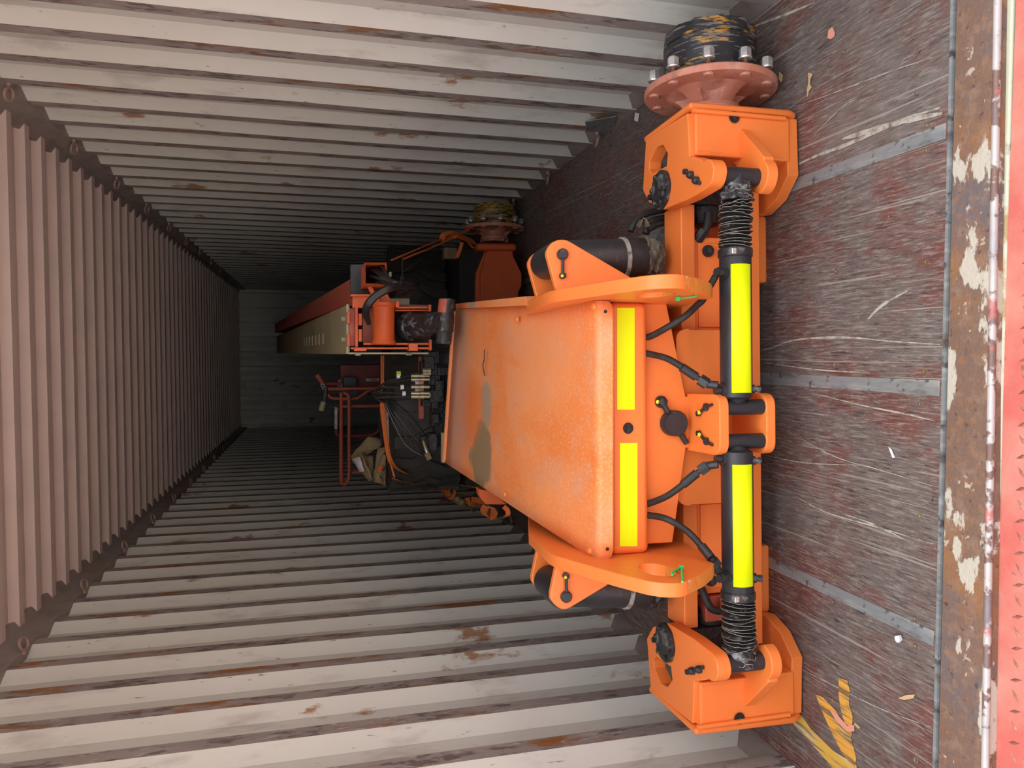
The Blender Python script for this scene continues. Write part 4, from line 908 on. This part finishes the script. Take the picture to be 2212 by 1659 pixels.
text('w', .040, Y(832.5, 1016, 4.24), tb-ta, Y(817, 1042, 4.27)-ta, 'ink', cb)
mb = MB(); mb.poly([Y(828, 880, 4.0), Y(838, 876, 4.0), Y(841, 960, 4.0), Y(834, 985, 4.0)], Vector((0, .012, 0))); tag_ = obj('metal_strip', mb, 'pale'); tag_['label'] = 'pale red-streaked metal strip lying against the top of the left tyre stack'; tag_['category'] = 'strip'
# wood block on the rear axle
wb = Y(970, 547, 4.99); mb = MB().box((wb.x, 5.02, .481+.045), (.075, .07, .09)); o = obj('timber_block', mb, 'wood', bevel=.003); o['label'] = 'small sawn timber block sitting on the dark rear axle'; o['category'] = 'block'

# ---- lashing straps
ls = thing('ratchet_strap', 'orange strap with rusty ratchet hooked to a ring at the lower wall', 'strap', Y(985, 1075, 4.6), 'orange lashing straps' if False else None)
def rib(name, parent, pts, side, w, m='strap', sm=6, tw=0): return obj(name, MB().ribbon([Y(*p) for p in pts], side, w, .003, sm, tw), m, parent)
rib('webbing', ls, [(824, 768, 3.94), (824, 820, 3.95), (825, 878, 3.97)], (.3, 0, 1), .008)
rib('webbing', ls, [(825, 872, 3.97), (831, 925, 3.98), (838, 975, 3.99), (846, 1000, 4.0), (864, 1016, 4.1), (905, 1035, 4.3), (945, 1053, 4.5), (962, 1061, 4.6)], (.3, 0, 1), .024)
rib('webbing', ls, [(828, 768, 3.95), (828, 830, 3.95), (829, 880, 3.97), (834, 940, 3.97), (840, 985, 3.97), (846, 1010, 4.0), (852, 1031, 4.0)], (.2, 0, 1), .008)
rib('webbing', ls, [(850, 1034, 4.1), (870, 1040, 4.2), (920, 1051, 4.4), (955, 1061, 4.55), (972, 1065, 4.6)], (.3, 0, 1), .024)
rib('webbing', ls, [(952, 1058, 4.5), (972, 1049, 4.45), (1000, 1048, 4.3), (1030, 1053, 4.0), (1042, 1056, 3.6)], (0, 0, 1), .026)
rib('webbing_knot', ls, [(955, 1060, 4.55), (968, 1054, 4.5), (982, 1060, 4.5), (975, 1074, 4.52), (962, 1068, 4.56), (972, 1060, 4.52)], (.2, 1, .3), .03)
rib('webbing', ls, [(990, 1068, 4.65), (1015, 1078, 4.75), (1042, 1098, 4.9), (1058, 1108, 5.0), (1086, 1124, 5.15)], (.3, 0, 1), .018)
rib('webbing', ls, [(1004, 1083, 4.6), (1018, 1079, 4.6), (1035, 1082, 4.6), (1040, 1090, 4.6), (1020, 1089, 4.62), (1004, 1083, 4.62)], (0, 0, 1), .035)
rib('webbing_loop', ls, [(1050, 1094, 3.3), (1045, 1104, 3.4), (1050, 1115, 3.5), (1062, 1116, 3.5), (1068, 1106, 3.4), (1062, 1096, 3.3)], (.4, .4, 1), .035)
rib('webbing_loop', ls, [(1088, 1094, 3.0), (1096, 1102, 3.0), (1097, 1112, 3.0), (1092, 1116, 3.05)], (0, 0, 1), .02)
mb = MB(); A0, A1 = Y(963, 1063, 4.58), Y(1000, 1086, 4.60); dd = (A1-A0)
for sgn in (-1, 1): mb.box((A0+A1)/2+Vector((0, 0, 0))+Vector((.012*sgn, .015*sgn, .014*sgn)), (dd.length*.95, .006, .05), Vector((1,0,0)).rotation_difference(dd.normalized()).to_matrix())
for t in (.1, .35, .6, .85): mb.lathe(A0+dd*t-YA*.03, YA, [(0, .018), (.06, .018)], 14)
rt_ = obj('ratchet', mb, 'ratchet', ls, bevel=.002)
mb = MB(); mb.tube([A1, Y(1012, 1095, 4.62), Y(1024, 1105, 4.64)], .008, 8, 4); obj('ratchet_lever', mb, 'ratchet', ls)
mb = MB(); mb.tube([Y(1014, 1093, 4.60), Y(1020, 1102, 4.60)], .006, 8, 0); obj('green_lever_edge', mb, 'green' if False else 'brass', ls)
mb = MB(); mb.tube([Y(1086, 1124, 5.12), Y(1097, 1129, 5.15), Y(1108, 1134, 5.18), Y(1114, 1130, 5.2), Y(1108, 1126, 5.2)], .006, 8, 5); mb.tube([Y(1086, 1121, 5.12), Y(1098, 1126, 5.15)], .006, 8, 0); obj('wire_hook', mb, 'brass', ls)
ls2 = thing('ratchet_strap', 'knotted orange lashing strap tied to the neck of the rear wheel hub', 'strap', Y(955, 515, 4.78))
rib('webbing', ls2, [(846, 562, 3.6), (900, 539, 4.2), (955, 516, 4.72)], (.2, 0, 1), .010, sm=0)
rib('webbing', ls2, [(870, 560, 3.8), (930, 536, 4.4), (985, 512, 4.75), (1014, 493, 4.9)], (.2, 0, 1), .012, sm=0)
rib('knot', ls2, [(954, 519, 4.72), (958, 508, 4.7), (972, 502, 4.7), (985, 503, 4.7), (978, 512, 4.72), (962, 516, 4.7)], (.3, .7, .6), .045)
rib('knot', ls2, [(975, 502, 4.68), (986, 508, 4.70), (995, 514, 4.74)], (.2, .2, 1), .05)
rib('webbing', ls2, [(988, 509, 4.7), (1005, 515, 4.76), (1026, 524, 4.84)], (.7, 0, .7), .05)
rib('webbing', ls2, [(992, 512, 4.7), (1008, 520, 4.76), (1022, 536, 4.8)], (.3, 0, 1), .012)
rib('strap_tail', ls2, [(998, 524, 4.74), (994, 538, 4.74), (987, 556, 4.74)], (.3, 0, 1), .022)
mb = MB().tube([Y(869, 554, 3.9), Y(869, 600, 3.15)], .003, 6, 0); mb.tube([Y(909, 561, 4.3), Y(872, 588, 3.4)], .0025, 6, 0); obj('black_cord', mb, 'grease_shade', rig)

# ---- green cable ties on the cheeks
def tie(pts, cube, label, r=.0022):
    t = thing('cable_tie', label, 'cable tie', pts[0]); mb = MB().tube(pts, r, 6, 5); obj('band', mb, 'green', t); mb = MB().box(cube, (.012, .012, .010)); obj('head', mb, 'green', t, bevel=.002)
cx_ = lambda px, py, X: A(*onA(px, py, 'x', X))-AY*.006-ZA*.0
tie([cx_(1486, 604, XR+.04), cx_(1495, 603, XR+.04), cx_(1502, 606, XR+.04), cx_(1506, 615, XR+.03), cx_(1505, 630, XR+.01), cx_(1500, 640, XR-.004), cx_(1485, 643, XR-.004), cx_(1462, 645, XR-.006)], cx_(1462, 646, XR-.008), 'green cable tie wrapped round the nose of the upper frame cheek')
hp_ = lambda px, py: A(*onA(px, py, 'x', XL+.008))
tie([hp_(1452, 1242), hp_(1454, 1236), hp_(1462, 1230), hp_(1471, 1227), hp_(1473, 1240), hp_(1474, 1257)], hp_(1472, 1226), 'green cable tie sticking out of the hole in the lower frame cheek', .003)

# ---- litter and marks on floor and wall
def G(px, py, z=.0025): return on(px, py, 'z', z)
def patch(name, pts, m, parent, z=.0012): mb = MB().poly([G(*p, z) for p in pts], Vector((0, 0, .0008))); return obj(name, mb, m, parent, smooth=False)
patch('yellow_smear', [(1697, 1500), (1706, 1494), (1720, 1530), (1752, 1575), (1800, 1622), (1850, 1652), (1856, 1700), (1800, 1659), (1758, 1612), (1712, 1562), (1694, 1540)], 'spill', floor)
patch('yellow_smear', [(1762, 1500), (1778, 1506), (1806, 1536), (1838, 1590), (1850, 1640), (1846, 1660), (1822, 1630), (1800, 1590), (1780, 1545)], 'spillb', floor, .0017)
patch('pale_smear', [(1705, 1430), (1716, 1434), (1722, 1470), (1708, 1500), (1702, 1470)], 'spill', floor, .0014)
patch('yellow_smear', [(1812, 1464), (1830, 1470), (1836, 1492), (1834, 1520), (1842, 1548), (1840, 1590), (1828, 1575), (1816, 1530), (1812, 1500)], 'spillb', floor, .0022)
patch('red_smear', [(1792, 1532), (1806, 1540), (1830, 1568), (1845, 1566), (1846, 1580), (1830, 1580), (1806, 1556)], 'pink', floor, .0032)
def streak(pts, w, m='scratch'):
    mb = MB(); P = spline([G(*p, .0018) for p in pts], 5); L_, R2 = [], []
    for i, p in enumerate(P):
        t = (P[min(i+1, len(P)-1)]-P[max(i-1, 0)]).normalized(); n_ = Vector((-t.y, t.x, 0)); ww = w*(.25+.75*math.sin(math.pi*(i+.5)/len(P)))*(1+.5*noise.noise(Vector((i*.8, w*900, 0))))/2
        L_.append(mb.bm.verts.new(p+n_*ww)); R2.append(mb.bm.verts.new(p-n_*ww))
    for i in range(len(P)-1): mb.face([L_[i], L_[i+1], R2[i+1], R2[i]])
    o = obj('scratch', mb, m, floor, smooth=False); return o
streak([(1640, 757), (1665, 752), (1695, 740), (1730, 733), (1790, 729), (1850, 730), (1920, 737), (2030, 744)], .006)
streak([(1705, 365), (1760, 338), (1830, 312), (1900, 280), (1960, 255), (2030, 233)], .012)
streak([(1820, 300), (1880, 283), (1950, 262), (2035, 245)], .016)
streak([(1648, 783), (1760, 798), (1880, 806)], .004)
streak([(1760, 850), (1860, 875), (1960, 895), (2020, 910)], .004)
streak([(1875, 690), (1905, 660), (1960, 628)], .008)
streak([(1700, 930), (1800, 985), (1900, 1015), (2015, 1050)], .003); streak([(1660, 985), (1740, 1000), (1860, 1005)], .003)
streak([(1700, 1060), (1780, 1105), (1900, 1140), (2015, 1175)], .004); streak([(1820, 1110), (1880, 1130), (1960, 1168)], .005)
streak([(1720, 230), (1830, 190), (1935, 150), (2030, 120)], .003); streak([(1690, 245), (1780, 180), (1900, 120)], .002)
streak([(1760, 290), (1820, 230), (1850, 215)], .003); streak([(1620, 60), (1700, 30), (1760, 5)], .008); streak([(1720, 1440), (1800, 1480), (1900, 1530), (2010, 1570)], .003)
streak([(1480, 345), (1560, 300), (1680, 250)], .002) if False else None
streak([(1150, 470), (1250, 430), (1370, 372)], .003); streak([(1200, 440), (1300, 395), (1385, 350)], .004)
def litter(name, pts, m, label, cat, th=.004, grp=None):
    mb = MB(); P = [G(*p, .004) for p in pts]; mb.poly(P, Vector((0, 0, th))); o = obj(name, mb, m, smooth=False); o['label'] = label; o['category'] = cat
    if grp: o['group'] = grp
litter('paint_chip', [(1790, 82), (1792, 66), (1800, 59), (1804, 70), (1802, 80), (1796, 85)], 'pink', 'pink paint chip on the plywood near the top edge of the photo', 'paint chip')
litter('dry_leaf', [(1747, 157), (1756, 160), (1751, 170), (1750, 182), (1754, 188), (1747, 198), (1745, 209), (1744, 195), (1747, 180)], 'tan', 'thin torn tan leaf on the plywood right of the wheel flange', 'leaf', .002)
litter('dry_leaf', [(1684, 155), (1691, 162), (1688, 178), (1683, 170)], 'tan', 'small tan leaf touching the edge of the front wheel flange', 'leaf', .002)
litter('paper_scrap', [(1921, 966), (1926, 970), (1934, 988), (1930, 989)], 'white', 'thin white scrap on the plywood below the middle steel strip', 'scrap', .003)
litter('pebble', [(1938, 1374), (1946, 1372), (1950, 1382), (1944, 1388), (1939, 1382)], 'white', 'white stone chip just below the lower steel strip', 'stone', .008)
litter('wood_splinter', [(1942, 1508), (1960, 1501), (1977, 1500), (1974, 1508), (1955, 1512)], 'tan', 'tan wood splinter on the plywood near the lower sill end', 'splinter', .003)
litter('wood_splinter', [(1848, 1561), (1859, 1571), (1857, 1574), (1847, 1565)], 'tan', 'short orange splinter beside the yellow paint smear', 'splinter', .003)
litter('paper_tag', [(1373, 243), (1381, 245), (1378, 263), (1371, 260)], 'white', 'white paper tag on the floor by the upper wall', 'tag', .003)
mb = MB(); mb.poly([on(1264, 262, 'x', 1.178), on(1331, 250, 'x', 1.178), on(1326, 286, 'x', 1.178), on(1268, 282, 'x', 1.178)], Vector((.0, .0, 0))+XA*-.004); o = obj('grey_patch', mb, 'strip', wr)
